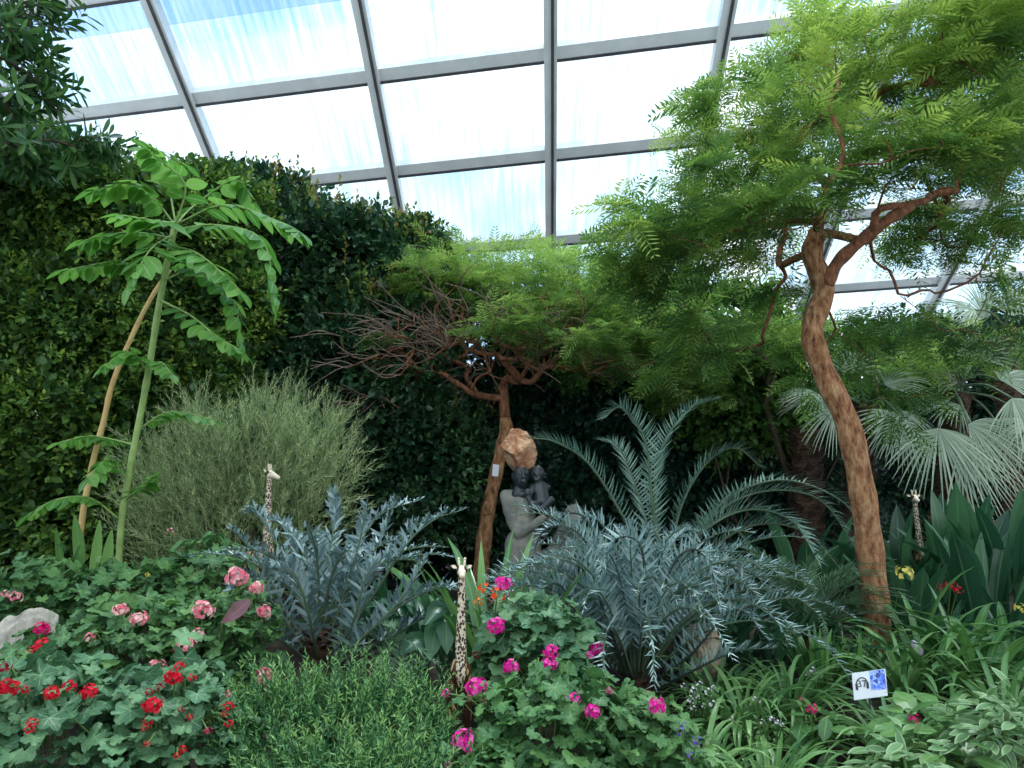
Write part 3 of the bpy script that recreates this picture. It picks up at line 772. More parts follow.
rng = np.random.default_rng(41)
t = thing('tall_sapling', B(121, 4.4), 'tall pale-green stemmed sapling with big fronds of broad leaflets', 'sapling')
YS = 4.4
st = [B(118, YS) - [0, 0, .03], P(120, 540, YS), P(130, 470, YS), P(147, 380, YS), P(160, 300, YS), P(173, 235, YS), P(177, 222, YS)]
g = G(); sm = smooth(st, 50); g.tube(sm, np.linspace(.018, .019, 50) * (1 + .12 * (np.arange(50) % 6 == 0)), 8); g.build('stem', M['sapstem'], t)
fr = [([(176, 226, 0), (140, 185, -.1), (95, 190, -.2)], 8, .115), ([(176, 226, 0), (165, 170, .1), (152, 150, .15), (185, 165, .3)], 7, .10), ([(176, 224, 0), (185, 185, -.1), (160, 160, -.2), (150, 150, -.25)], 6, .1),
      ([(176, 224, 0), (225, 205, -.1), (280, 222, -.15), (300, 232, -.2)], 9, .11), ([(174, 230, 0), (215, 225, -.3), (262, 240, -.4), (275, 300, -.4)], 9, .11),
      ([(172, 238, 0), (130, 232, -.2), (85, 240, -.3)], 8, .105), ([(170, 245, 0), (200, 255, -.4), (240, 290, -.5)], 8, .11), ([(176, 222, 0), (165, 222, -.4), (120, 215, -.6)], 7, .105),
      ([(165, 275, 0), (120, 262, -.1), (65, 270, -.2)], 8, .095), ([(165, 280, 0), (195, 270, -.2), (232, 300, -.3), (242, 345, -.3)], 8, .1), ([(160, 300, 0), (190, 315, -.3), (215, 335, -.4), (240, 350, -.4)], 7, .095),
      ([(172, 235, 0), (150, 250, -.5), (130, 285, -.6)], 7, .1), ([(176, 224, 0), (195, 205, .3), (235, 180, .4), (255, 205, .5)], 8, .1),
      ([(148, 372, 0), (130, 352, -.1), (104, 366, -.2)], 7, .08), ([(148, 372, 0), (160, 362, -.1), (172, 374, -.2)], 6, .07),
      ([(135, 445, 0), (115, 440, .1), (90, 436, .1), (60, 442, .1)], 7, .075), ([(137, 430, 0), (170, 412, .1), (215, 420, .1)], 8, .075),
      ([(128, 480, 0), (108, 460, -.1), (88, 478, -.2)], 7, .08), ([(125, 500, 0), (140, 488, -.1), (150, 478, -.1)], 6, .07),
      ([(120, 520, 0), (90, 498, -.1), (55, 500, -.2), (28, 515, -.2)], 8, .075)]
for pts, pr, ll in fr:
    g = G(); pth = smooth([P(a, b, YS + dy) for a, b, dy in pts], 18)
    pinnate(g, pth, pr + 2, ll * 1.2, rng, hang=.3, wide=1.5, tplx=PINN)
    fo = g.build('frond', M['lf_sap'], t, shade=False)
    k = G(); k.tube(pth, np.linspace(.007, .003, 18), 5); k.build('rachis', M['sapstem'], fo)
t = thing('tall_sapling', B(76, 4.6), 'bare tan cane leaning right, behind the pale-green sapling', 'cane')
g = G(); g.tube(smooth([B(74, 4.6) - [0, 0, .03], P(80, 540, 4.6), P(90, 475, 4.6), P(104, 420, 4.6), P(112, 385, 4.6), P(128, 345, 4.65), P(150, 300, 4.7), P(170, 270, 4.75)], 40), np.linspace(.019, .013, 40) * (1 + .13 * (np.arange(40) % 5 == 0)), 8)
g.build('stem', M['canestem'], t)
g = G(); pth = smooth([P(170, 270, 4.75), P(185, 262, 4.8), P(215, 275, 4.85)], 12); pinnate(g, pth, 6, .09, rng); g.build('frond', M['lf_sap'], t, shade=False)

# ---------------------------------------------------------------- grey-green wispy bush
rng = np.random.default_rng(51)
t = thing('wispy_bush', B(245, 5.2), 'soft grey-green bush of fine upright needles behind the left cycad', 'bush')
g = G()
for c, r, m_ in [PB(245, 470, 5.2, 85, 62, .45, 520), PB(190, 500, 5.0, 65, 70, .4, 380), PB(305, 480, 5.1, 50, 65, .4, 360), PB(240, 550, 5.0, 100, 50, .4, 300), PB(275, 425, 5.3, 28, 30, .25, 80), PB(330, 440, 5.3, 18, 25, .2, 40), PB(205,430,5.3,25,25,.2,50)]:
    p, d = blob_points(c, r, m_, .7, rng=rng)
    base = np.array([P(245, 600, 5.2)])
    ax = nrm(nrm(p - base) * 1.0 + [0, 0, .25] + rng.normal(0, .5, p.shape))
    sprigs(g, p, ax, .16 + .16 * rng.random(len(p)), 20, .055, NEEDLE2, 52, up=.2, rng=rng, stem=.004, tipvar=.3)
g.build('foliage', M['lf_wisp'], t, shade=False)
for k in range(14):
    g = G(); b = B(245 + rng.normal(0, 14), 5.2) ; e = P(160 + 14 * k, 450 + rng.normal(0, 25), 5.2)
    g.tube(smooth([b, b * .5 + e * .5 + [0, 0, .1], e], 9), np.linspace(.012, .004, 9), 5); g.build('stem', M['twig'], t)

# ---------------------------------------------------------------- cycads
def arch(base, az, el, L, droop, n=22, power=1.4, twist=0.0):
    p = [np.asarray(base, float)]; st = L / (n - 1)
    for k in range(1, n):
        t = k / (n - 1); e = el - droop * t ** power; a = az + twist * t
        p.append(p[-1] + st * np.array([math.cos(e) * math.cos(a), math.cos(e) * math.sin(a), math.sin(e)]))
    return np.array(p)

def cyfrond(t, path, pairs, ll, mat, rng, tpl=SPEAR, fwd=35, vee=25, wide=1.0, start=.12, rr=.009, rmat='rachis', jit=.12, taper=.35, grav=0.0):
    g = G(); n = len(path); T = nrm(np.gradient(path, axis=0))
    ups = np.array([0, 0, 1.0])
    hd = nrm((path[-1] - path[0]) * [1, 1, 0] + 1e-6)
    side = nrm(np.cross(np.tile(hd, (n, 1)) * 1.0, ups)); side = nrm(side - T * (side * T).sum(1, keepdims=True)); nor = np.cross(side, T)
    tt = start + (1 - start) * np.linspace(0, 1, pairs)
    q = tt * (n - 1); i = np.clip(q.astype(int), 0, n - 2); f = (q - i)[:, None]
    p = path[i] * (1 - f) + path[i + 1] * f; Tq = T[i]; S = side[i]; Nn = nor[i]
    prof = np.minimum(1, (tt - start) * 6 + .55) * (1 - (1 - taper) * np.clip((tt - .45) / .55, 0, 1) ** 1.5)
    for sg in (-1, 1):
        fw = math.radians(fwd) + .35 * tt + rng.normal(0, jit, pairs); ve = math.radians(vee) + rng.normal(0, jit, pairs)
        d = S * sg * (np.cos(fw) * np.cos(ve))[:, None] + Tq * np.sin(fw)[:, None] + Nn * (np.sin(ve) * np.cos(fw))[:, None]
        d[:, 2] -= grav
        nn = Nn + S * sg * -.5 * math.sin(math.radians(vee)) + Tq * -.3 + rng.normal(0, jit, p.shape)
        L = ll * prof * (.9 + .2 * rng.random(pairs))
        sc = np.stack([L * wide * sg, L, L], 1) if tpl is SPINY else np.stack([L * wide, L, L], 1)
        g.inst(tpl, p, frames(d, nn), sc, rng.random(pairs))
    fo = g.build('frond', M[mat], t, shade=False)
    k = G(); k.tube(path, np.linspace(rr, rr * .3, n), 6); k.build('rachis', M[rmat], fo)
    return fo

def stump(t, c, r, h):
    g = G()
    zs = np.linspace(-.05, h, 7); g.tube([np.asarray(c) + [0, 0, z] for z in zs], [r * .9, r, r * 1.05, r * 1.02, r, r * .8, r * .4], 12)
    for k in range(40):
        a = k * 2.4; z = h * (k / 40)
        d = np.array([math.cos(a), math.sin(a), .5]); g.inst(SPEAR, np.array([np.asarray(c) + [r * .9 * math.cos(a), r * .9 * math.sin(a), z]]), frames(d[None], np.array([[0, 0, 1.]])), np.array([[.18, .09, .06]]), np.array([.5]))
    g.build('trunk', M['palmbark'], t)

# centre blue cycad
rng = np.random.default_rng(61)
cb_ = P(637, 690, 4.0); cb_[2] = float(gz(cb_[0], 4.0))
t = thing('blue_cycad', cb_, 'big rounded steel-blue cycad with recurved spiny fronds, right of the magenta flowers', 'cycad')
stump(t, cb_, .09, .14)
top = cb_ + [0, 0, .1]
for k in range(74):
    az = k * 2.39996 + rng.normal(0, .15)
    ring = k / 74
    el = math.radians(88 - 40 * ring ** .9 + rng.normal(0, 5)); L = .92 + .22 * rng.random() + .05 * ring
    pth = arch(top + np.array([math.cos(az), math.sin(az), 0]) * .05, az, el, L, math.radians(75 + 65 * rng.random()), 22, 2.0, rng.normal(0, .3))
    pth[:, 2] = np.maximum(pth[:, 2], gz(pth[:, 0], pth[:, 1]) + .06)
    cyfrond(t, pth, 44, .105, 'lf_cyblue', rng, SPEAR, 26, 42, wide=.72, start=.2, rr=.007, rmat='rachis', jit=.3)
# low dark-ribbed fronds to the right
for pts in ([(634, 690, 0), (612, 600, -.1), (580, 535, -.15), (545, 530, -.1), (528, 570, -.1)], [(634, 690, 0), (615, 600, .1), (590, 525, .1), (565, 515, .1), (540, 545, .1)], [(636, 690, 0), (625, 590, .2), (605, 530, .2), (585, 520, .2), (560, 545, .2)],
            [(640, 690, 0), (645, 600, -.3), (640, 545, -.4), (615, 540, -.4), (600, 575, -.4)], [(640, 690, 0), (660, 600, -.3), (680, 555, -.4), (705, 555, -.4), (720, 600, -.4)], [(640, 690, 0), (670, 600, -.1), (710, 560, -.1), (745, 580, -.1), (755, 625, -.1)],
            [(645, 690, 0), (690, 655, -.25), (735, 610, -.35), (768, 640, -.35)], [(645, 697, -.05), (690, 672, -.3), (735, 652, -.4), (775, 648, -.45)], [(630, 690, 0), (590, 640, -.2), (560, 585, -.3), (530, 600, -.35)], [(632, 690, 0), (600, 600, -.3), (585, 560, -.35), (545, 555, -.4)]):
    cyfrond(t, smooth([P(a, b, 4.0 + dy) for a, b, dy in pts], 24), 42, .105, 'lf_cyblue', rng, SPEAR, 28, 40, wide=.8, rmat='rachisdark', jit=.25)

# left blue cycad
cb_ = P(318, 672, 3.9); cb_[2] = float(gz(cb_[0], 3.9))
t = thing('blue_cycad', cb_, 'upright blue-grey cycad with jagged leaflets, left of the foreground giraffe', 'cycad')
stump(t, cb_, .08, .12); top = cb_ + [0, 0, .1]
fl = [[(318, 665, 0), (285, 610, -.1), (255, 555, -.2), (232, 530, -.3)], [(316, 668, 0), (270, 600, -.25), (245, 580, -.35), (225, 605, -.4)], [(318, 665, 0), (300, 590, .05), (262, 520, .1), (248, 512, .1)],
      [(320, 660, 0), (325, 580, .1), (335, 520, .15), (334, 492, .15)], [(322, 660, 0), (345, 590, -.1), (360, 540, -.15), (366, 505, -.2)], [(322, 660, 0), (355, 590, .1), (385, 530, .2), (395, 500, .2)],
      [(324, 662, 0), (370, 600, -.1), (410, 540, -.2), (445, 512, -.2)], [(324, 662, 0), (365, 590, .3), (410, 530, .5), (462, 510, .5)], [(326, 664, 0), (380, 620, -.3), (430, 590, -.4), (460, 590, -.5)],
      [(326, 668, 0), (385, 640, -.2), (420, 620, -.2), (462, 604, -.2)], [(314, 668, 0), (280, 640, -.3), (250, 640, -.4), (235, 665, -.4)], [(318, 665, 0), (310, 620, -.35), (295, 575, -.5), (275, 570, -.55)],
      [(324, 665, 0), (350, 630, -.35), (365, 580, -.5), (380, 560, -.5)], [(326, 668, 0), (360, 640, -.4), (400, 600, -.5), (425, 560, -.5)], [(318, 660, 0), (305, 580, .3), (285, 530, .4), (270, 520, .4)], [(320, 660, .1), (350, 560, .4), (380, 515, .5), (420, 500, .6)]]
for pts in fl:
    cyfrond(t, smooth([P(a, b, 3.9 + dy) for a, b, dy in pts], 24), 30, .10, 'lf_cyblue2', rng, SPINY, 36, 34, wide=.72, rmat='rachis', jit=.36, start=.15, taper=.5)
for k in range(12):
    az = k * 2.39996; pth = arch(top, az, math.radians(65 + rng.normal(0, 6)), .8, math.radians(70), 22, 1.5)
    cyfrond(t, pth, 28, .095, 'lf_cyblue2', rng, SPINY, 38, 34, wide=.72, jit=.36, start=.2)
t = thing('young_cycad', B(390, 3.5), 'low pale cycad with one arching frond in front of the jagged blue one', 'cycad')
for pts in ([(400, 690, 0), (385, 655, -.05), (405, 640, -.1), (440, 665, -.15)], [(398, 690, 0), (370, 655, .05), (350, 650, .0), (335, 665, 0)], [(400, 690, 0), (400, 650, .2), (395, 630, .25), (385, 622, .3)], [(402, 690, 0), (425, 650, .1), (440, 640, .1), (455, 650, .1)]):
    cyfrond(t, smooth([P(a, b, 3.5 + dy) for a, b, dy in pts], 22), 40, .075, 'lf_cyfine', rng, SPEAR, 30, 10, wide=.9, rr=.006)

# tall grey-green cycad behind
YG = 5.3
t = thing('arching_cycad', B(668, YG), 'tall grey-green cycad with long arching comb-like fronds behind the blue one', 'cycad')
cb_ = B(668, YG); stump(t, cb_, .12, .3)
fl = [([(655, 580, 0), (625, 520, -.1), (590, 465, -.2), (555, 442, -.3), (528, 438, -.3)], 52, .11), ([(662, 575, 0), (652, 500, 0), (645, 440, -.1), (622, 408, -.2), (604, 418, -.25)], 50, .11), ([(664, 575, 0), (655, 490, .2), (665, 440, .3), (692, 408, .4), (720, 398, .5)], 46, .11),
      ([(668, 575, 0), (680, 510, .1), (705, 465, .1), (735, 448, .0), (762, 468, 0)], 50, .115), ([(672, 580, 0), (710, 520, -.3), (760, 492, -.4), (820, 500, -.5), (862, 560, -.5)], 60, .13), ([(672, 580, 0), (700, 535, -.5), (745, 510, -.6), (790, 520, -.7), (818, 560, -.7)], 54, .12),
      ([(672, 580, 0), (720, 505, .3), (780, 480, .5), (840, 500, .6), (870, 540, .6)], 54, .12), ([(660, 575, 0), (640, 500, .5), (620, 450, .7), (600, 440, .8)], 44, .1), ([(672, 585, 0), (740, 530, -.1), (800, 530, -.2), (850, 580, -.2)], 54, .12), ([(650, 580, 0), (600, 540, .2), (570, 530, .3), (545, 555, .3)], 44, .1)]
for pts, pr, ll in fl:
    cyfrond(t, smooth([P(a, b, YG + dy) for a, b, dy in pts], 28), int(pr * 1.1), ll * 1.55, 'lf_cygreen', rng, SPEAR, 30, 24, wide=.5, rr=.011, jit=.08, taper=.45)

# fine green cycad, right
rng = np.random.default_rng(63)
t = thing('fine_cycad', B(800, 4.7), 'fine-leaved green cycad spreading at the foot of the orange-brown trunk', 'cycad')
cb_ = B(805, 4.7); stump(t, cb_, .1, .15); top = cb_ + [0, 0, .12]
for k in range(64):
    az = k * 2.39996 + rng.normal(0, .15); ring = k / 64
    pth = arch(top, az, math.radians(80 - 50 * ring + rng.normal(0, 5)), .62 + .22 * rng.random(), math.radians(60 + 30 * rng.random()), 20, 1.5, rng.normal(0, .25))
    pth[:, 2] = np.maximum(pth[:, 2], gz(pth[:, 0], pth[:, 1]) + .05)
    cyfrond(t, pth, 42, .085, 'lf_cyfine', rng, SPEAR, 40, 25, wide=.7, rr=.006, jit=.16)

# ---------------------------------------------------------------- fan palms
def fan(t, hub, axis, nor, R, nseg, spread, rng, mat='lf_palm', base=None, droop=.3, depth=.3):
    R *= .92; nseg = int(nseg * .85); spread *= .92; g = G(); ax = nrm(axis); x = nrm(np.cross(ax, nor)); z = np.cross(x, ax)
    for k in range(nseg):
        a = math.radians(-spread / 2 + spread * k / (nseg - 1) + rng.normal(0, 1.2))
        d = ax * math.cos(a) + x * math.sin(a) + z * .12 * math.cos(a * 1.3)
        L = R * (.86 + .14 * math.cos(a)) * (.95 + .1 * rng.random())
        tt = np.linspace(0, 1, 8)
        p = hub + d[None] * (L * tt)[:, None] + np.array([0, 0, -1])[None] * (droop * L * tt ** 2.4 * (.8 + .4 * rng.random()))[:, None]
        wmax = R * math.radians(spread / (nseg - 1)) * .5
        w = np.where(tt < depth, wmax * tt * 1.04, wmax * depth * (1 - ((tt - depth) / (1 - depth)) ** 1.6) + .0015)
        g.ribbon(p, w, z, fold=.7, var=rng.random())
    fo = g.build('frond', M[mat], t, shade=False)
    if base is not None:
        k = G(); k.tube(smooth([base, np.asarray(base) * .45 + np.asarray(hub) * .55 + [0, 0, .08], hub], 12), np.linspace(.014, .009, 12), 6); k.build('petiole', M['rachis'], fo)
    return fo
def palm(label, base, crown, r0, fans, rng, group=None):
    t = thing('fan_palm', base, label, 'palm', group)
    g = G(); pts = smooth([np.asarray(base) - [0, 0, .04], (np.asarray(base) + crown) / 2 + [.02, 0, 0], crown], 26)
    g.tube(pts, r0 * (1 + .1 * np.sin(np.arange(26) * 2.1)), 14)
    for k in range(110):
        a = k * 2.4; q = pts[int(k / 110 * 25)]
        d = np.array([[math.cos(a), math.sin(a), .9]])
        g.inst(SPEAR, (q + np.array([math.cos(a), math.sin(a), 0]) * r0 * .9)[None], frames(d, -d * [1, 1, -1]), np.array([[.5, .13, .1]]) * (.7 + .6 * rng.random()), np.array([.5]))
    g.build('trunk', M['palmbark'], t)
    for hub, ax, nor, R, ns, spr, mt in fans:
        fan(t, hub, ax, nor, R, ns, spr, rng, mt, base=crown + rng.normal(0, .03, 3))
    return t
rng = np.random.default_rng(71)
YP = 6.6
fr_ = np.array([0, -1, .25])
palm('fan palm with silvery drooping fans hanging over the dark paddle leaves', B(940, YP + .3), P(955, 395, YP + .3), .13, [
    (P(938, 428, YP - .4), [.0, -.15, -1], fr_ + [0, 0, .2], .60, 30, 170, 'lf_palm'),
    (P(968, 424, YP - .3), [.75, -.1, -.65], fr_ + [0, 0, .3], .60, 26, 140, 'lf_palm'),
    (P(960, 448, YP - .1), [.55, -.1, -1], fr_, .62, 26, 120, 'lf_palm'),
    (P(1004, 432, YP + .1), [-.1, -.1, -1], fr_, .52, 24, 130, 'lf_palmold'),
    (P(1012, 398, YP - .4), [.3, -.2, -1], fr_ + [0, 0, .3], .46, 26, 150, 'lf_palm'),
    (P(1030, 420, YP - .2), [-.6, -.2, -.8], fr_ + [0, 0, .3], .46, 26, 150, 'lf_palm'),
    (P(960, 405, YP + .1), [-.9, -.1, -.1], [0, -.6, 1], .42, 24, 150, 'lf_palm'),
    (P(905, 418, YP - .1), [-.35, -.1, -1], fr_, .42, 24, 130, 'lf_palm'),
    (P(1000, 380, YP), [.9, -.1, .1], [0, -.8, 1], .5, 26, 160, 'lf_palm'),
    (P(975, 360, YP + .2), [.2, -.1, 1], [0, -1, .2], .5, 26, 170, 'lf_palm')], rng)
palm('fan palm whose fans show either side of the orange-brown trunk', B(850, YP + .6), P(862, 405, YP + .6), .13, [
    (P(836, 408, YP - .1), [-.45, -.1, -1], fr_, .40, 24, 130, 'lf_palm'),
    (P(898, 413, YP), [-.75, -.1, -.7], fr_ + [0, 0, .3], .44, 24, 140, 'lf_palm'),
    (P(900, 410, YP + .1), [.35, -.1, -1], fr_ + [0, 0, .2], .38, 22, 130, 'lf_palm'),
    (P(820, 395, YP + .2), [-1, -.1, -.1], [0, -.8, 1], .40, 22, 150, 'lf_palm'),
    (P(885, 385, YP + .2), [.9, -.1, .3], [0, -.9, .8], .42, 24, 150, 'lf_palm'),
    (P(850, 375, YP + .4), [-.1, -.1, 1], [0, -1, .3], .42, 22, 160, 'lf_palm')], rng)
palm('low brown-fibred palm stump left of the orange-brown trunk', B(806, YP + .9), P(806, 430, YP + .9), .15, [
    (P(800, 405, YP + .8), [-.5, -.1, .6], [0, -1, .5], .34, 20, 140, 'lf_palmold'), (P(822, 410, YP + .7), [.6, -.1, .3], [0, -1, .5], .34, 20, 140, 'lf_palm')], rng)
palm('silvery fan palm rising behind at the far right edge', B(1010, 7.6), P(1005, 330, 7.6), .12, [
    (P(985, 318, 7.4), [-.6, -.2, .8], [0, -1, .3], .62, 28, 150, 'lf_palm'), (P(1010, 315, 7.3), [.3, -.2, 1], [0, -1, .2], .60, 28, 150, 'lf_palm'), (P(960, 385, 7.3), [-.8, -.2, .2], [0, -1, .6], .45, 24, 140, 'lf_palmold'),
    (P(975, 310, 7.2), [-1, -.2, .1], [0, -.8, .8], .5, 28, 130, 'lf_palm')], rng)

# ---------------------------------------------------------------- strap and paddle plants
def blades(name, base, n, L, w, rng, el=(50, 86), droop=(50, 110), mat='lf_strap', part='foliage', prof='strap', fold=.25, spread=.04, az=None, seg=9, power=1.6, pet=0.0):
    g = G()
    for k in range(n):
        a = k * 2.39996 + rng.normal(0, .3) if az is None else az[0] + (az[1] - az[0]) * rng.random()
        q = (k + .5) / n
        e = math.radians(el[1] - (el[1] - el[0]) * q + rng.normal(0, 5)); LL = L * (.75 + .4 * rng.random())
        b = np.asarray(base, float) + np.array([math.cos(a), math.sin(a), 0]) * spread * (.3 + q)
        b[2] = float(gz(b[0], b[1])) - .01 if spread > .02 else b[2]
        pth = arch(b, a, e, LL, math.radians(droop[0] + (droop[1] - droop[0]) * rng.random()), seg, power, rng.normal(0, .25))
        tt = np.linspace(0, 1, seg)
        if prof == 'strap': ww = w * np.minimum(1, .7 + tt) * (1 - np.clip((tt - .55) / .45, 0, 1) ** 2) + .001
        else: ww = w * (.12 + np.clip((tt - pet) / (1 - pet), 0, 1) ** .6 * 1.0) * (1 - np.clip((tt - .55) / .45, 0, 1) ** 1.8) + .001
        side = np.array([-math.sin(a), math.cos(a), 0])
        T = nrm(np.gradient(pth, axis=0)); nor = np.cross(T, np.tile(side, (seg, 1))) * -1
        nor = np.cross(np.tile(side, (seg, 1)), T) * -1
        nor = np.where((nor[:, 2:3] < 0), -nor, nor)
        nor = nor + side * rng.normal(0, .25)
        g.ribbon(pth, ww * (.8 + .35 * rng.random()), nor, fold, rng.random(), cross=5 if w > .03 else 3)
    return g

rng = np.random.default_rng(81)
PAD = [(905, 5.9, 9, .62, 'clump of dark paddle leaves beneath the silvery fans, left of its row'), (960, 5.8, 11, .75, 'tallest dark paddle-leaved clump under the silvery fan palm'),
       (1012, 5.6, 11, .78, 'dark paddle-leaved clump cut by the right edge'), (985, 5.2, 8, .6, 'shorter dark paddle-leaved clump in front of the tall ones at the right edge'),
       (808, 6.4, 7, .62, 'dark paddle-leaved clump behind the long arching cycad fronds'), (915, 5.3, 8, .5, 'low dark paddle-leaved clump right of the orange-brown trunk')]
for px, Y, n_, L, lb in PAD:
    b = B(px, Y); t = thing('paddle_plant', b, lb, 'plant')
    blades('x', b, n_ + 9, L * 1.3, .085, rng, (58, 88), (5, 40), 'lf_paddle', prof='pad', fold=.35, spread=.14, seg=10, pet=.2).build('foliage', M['lf_paddle'], t)

UND = [(385, 4.9, 'dark undergrowth clump in the gap right of the left blue cycad'), (450, 5.0, 'dark undergrowth clump left of the central tree trunk'), (560, 5.2, 'dark undergrowth clump just behind the sculpture knee'), (740, 4.75, 'dark undergrowth clump right behind the big blue cycad'),
       (770, 4.35, 'dark undergrowth clump between big blue cycad and orange-brown trunk'), (720, 4.5, 'dark undergrowth clump behind the tan boulder'), (425, 4.3, 'dark undergrowth clump behind the dusky blue-green leaves'), (850, 5.1, 'dark undergrowth clump left behind the orange-brown trunk')]
for px, Y, lb in UND:
    b = B(px, Y); t = thing('undergrowth_plant', b, lb, 'plant')
    blades('x', b, 34, .5, .03, rng, (30, 86), (20, 80), 'lf_paddle', prof='pad', fold=.3, spread=.16, pet=.1).build('foliage', M['lf_paddle'], t)
STR = [  # px, Y, n, L, w, mat, label
    (700, 3.15, 46, .42, .009, 'lf_strap', 'strap-leaf tuft right of the purple flowers, at the bottom'),
    (770, 3.0, 60, .44, .009, 'lf_strap', 'strap-leaf tuft at the bottom edge, below the crimson flower'),
    (835, 2.85, 60, .36, .009, 'lf_strap', 'strap-leaf tuft at the bottom edge, below the headphone sign'),
    (745, 3.55, 46, .42, .009, 'lf_strap', 'arching strap-leaf tuft between the white blossoms and the crimson flower'),
    (720, 3.85, 34, .38, .009, 'lf_strap', 'small strap-leaf tuft in front of the tan boulder by the blue cycad'),
    (790, 3.7, 50, .42, .009, 'lf_strap', 'arching strap-leaf tuft just left of the headphone sign'),
    (895, 3.25, 46, .40, .010, 'lf_strap', 'strap-leaf tuft right below the headphone sign'),
    (950, 3.3, 44, .42, .010, 'lf_strap', 'strap-leaf tuft above the striped leaves in the bottom right corner'),
    (1010, 3.5, 40, .46, .011, 'lf_strap', 'strap-leaf tuft cut by the right edge, below the wide-leaved clumps'),
    (905, 3.9, 34, .52, .012, 'lf_strap', 'strap-leaf tuft beside the foot of the orange-brown trunk'),
    (820, 4.05, 26, .30, .012, 'lf_clivia', 'upright dark green tuft directly behind the headphone sign'),
    (858, 4.1, 24, .28, .012, 'lf_clivia', 'upright dark green tuft under the small white tag'),
]
for px, Y, n_, L, w, mt, lb in STR:
    b = B(px, Y); t = thing('grass_lily', b, lb, 'plant')
    up_ = 'upright' in lb
    blades('x', b, int(n_ * 1.7), L * .95, w, rng, (60, 88) if up_ else (46, 86), (5, 30) if up_ else (70, 125), mt, spread=.07).build('foliage', M[mt], t)
CLV = [(925, 4.35, 20, .62, .021, 'wide strap-leaf clump with a white bud, right of the trunk foot'), (968, 4.25, 20, .62, .022, 'wide strap-leaf clump below the red blossoms at right'), (1012, 4.1, 20, .62, .022, 'wide strap-leaf clump against the right edge'),
       (985, 3.85, 18, .58, .02, 'wide strap-leaf clump in front of the other wide ones at right'), (935, 3.95, 16, .5, .019, 'wide strap-leaf clump with leaves folding down beside the sign')]
clv = []
for px, Y, n_, L, w, lb in CLV:
    b = B(px, Y); t = thing('clivia_plant', b, lb, 'plant'); clv.append(t)
    blades('x', b, n_ + 4, L, w, rng, (50, 86), (55, 115), 'lf_clivia', spread=.08).build('foliage', M['lf_clivia'], t)
g = G(); p0 = P(917, 648, 4.15); g.ball(p0, (.022, .022, .045), rot=Matrix.Rotation(-.5, 3, 'Y')); g.tube(smooth([p0 - [0, 0, .03], B(922, 4.3)], 6), .006, 6, var=.2)
g.build('flower_bud', M['white'], clv[0])

# clivia in the middle, with orange flowers
def umbel(g, c, r, rng, n=22, petals=5, tilt=None, fs=.32):
    """round flower head: florets of small petals spread over a ball"""
    k = np.arange(n) + .5; ph = np.arccos(1 - 1.75 * k / n); th = PI * (1 + 5 ** .5) * k
    d = np.stack([np.cos(th) * np.sin(ph), np.sin(th) * np.sin(ph), np.cos(ph)], 1)
    d = nrm(d + rng.normal(0, .12, d.shape)); p = c + d * r * (.6 + .35 * rng.random(n))[:, None] * [1, 1, .85]
    x = nrm(np.cross(d, [.3, .2, 1])); y = np.cross(d, x)
    v = rng.random(n)
    for q in range(petals):
        a = 2 * PI * q / petals + rng.random(n)
        rad = np.cos(a)[:, None] * x + np.sin(a)[:, None] * y
        dd = nrm(rad + d * .35)
        s = r * fs * (.8 + .4 * rng.random(n))
        g.inst(OVAL, p, frames(dd, d), np.stack([s * 1.7, s, s], 1), np.clip(v + rng.normal(0, .15, n), 0, 1))

def flower(t, px, py, Y, rpx, mat, rng, base=None, n=22, pet=5, pos=None, name='flower_head', stalk=True):
    c = P(px, py, Y) if pos is None else pos
    Yc = c[1]; r = rpx * Yc / F
    g = G(); umbel(g, c, r, rng, n=n, petals=pet)
    o = g.build(name, M[mat], t, shade=False)
    if stalk:
        b = np.asarray(base, float) if base is not None else c + [0, .08, -.2]
        k = G(); k.tube(smooth([b, (b + c) / 2 + [0, 0, .03] + rng.normal(0, .01, 3), c], 8), .0032, 5); k.build('flower_stalk', M['greenstem'], o)
    return o

b = B(490, 3.75); t = thing('clivia_plant', b, 'green strap-leaf plant with orange flowers in front of the stone sculpture', 'plant')
blades('x', b, 28, .8, .026, rng, (64, 88), (12, 65), 'lf_clivia', spread=.08).build('foliage', M['lf_clivia'], t)
for px, py, r in ((485, 591, 9), (497, 596, 9), (478, 602, 6)):
    flower(t, px, py, 3.3, r, 'orange', rng, b + [0, 0, .15], n=7, pet=6)
b = B(520, 4.6); t = thing('clivia_plant', b, 'leafy strap clump at the base of the stone sculpture', 'plant')
blades('x', b, 22, .5, .022, rng, (45, 84), (30, 90), 'lf_clivia', spread=.1).build('foliage', M['lf_clivia'], t)
b = B(438, 3.7); t = thing('broad_leaf_plant', b, 'dusky blue-green plant with wide hanging leaves left of the foreground giraffe', 'plant')
g = G()
for (x0, y0, x1, y1, x2, y2, w) in ((445, 690, 425, 640, 400, 655, .05), (447, 690, 438, 628, 430, 660, .055), (450, 690, 446, 618, 447, 655, .055), (450, 692, 458, 625, 470, 600, .05), (448, 690, 425, 600, 405, 585, .045), (450, 690, 445, 610, 425, 625, .05), (452, 700, 470, 660, 462, 720, .05), (440, 700, 420, 670, 395, 690, .045)):
    pth = smooth([P(x0, y0, 3.7), P(x1, y1, 3.62), P(x2, y2, 3.5)], 10); tt = np.linspace(0, 1, 10)
    g.ribbon(pth, w * np.clip((tt - .25) * 2.2, .1, 1) * (1 - np.clip((tt - .6) / .4, 0, 1) ** 2) + .001, np.array([.1, -.6, .6]), .25, rng.random(), cross=5)
g.build('foliage', M['lf_paddle'], t)
b = B(75, 3.95) ; t = thing('broad_leaf_plant', b, 'pale bright green upright leaves beside the tan cane foot', 'plant')
g = G()
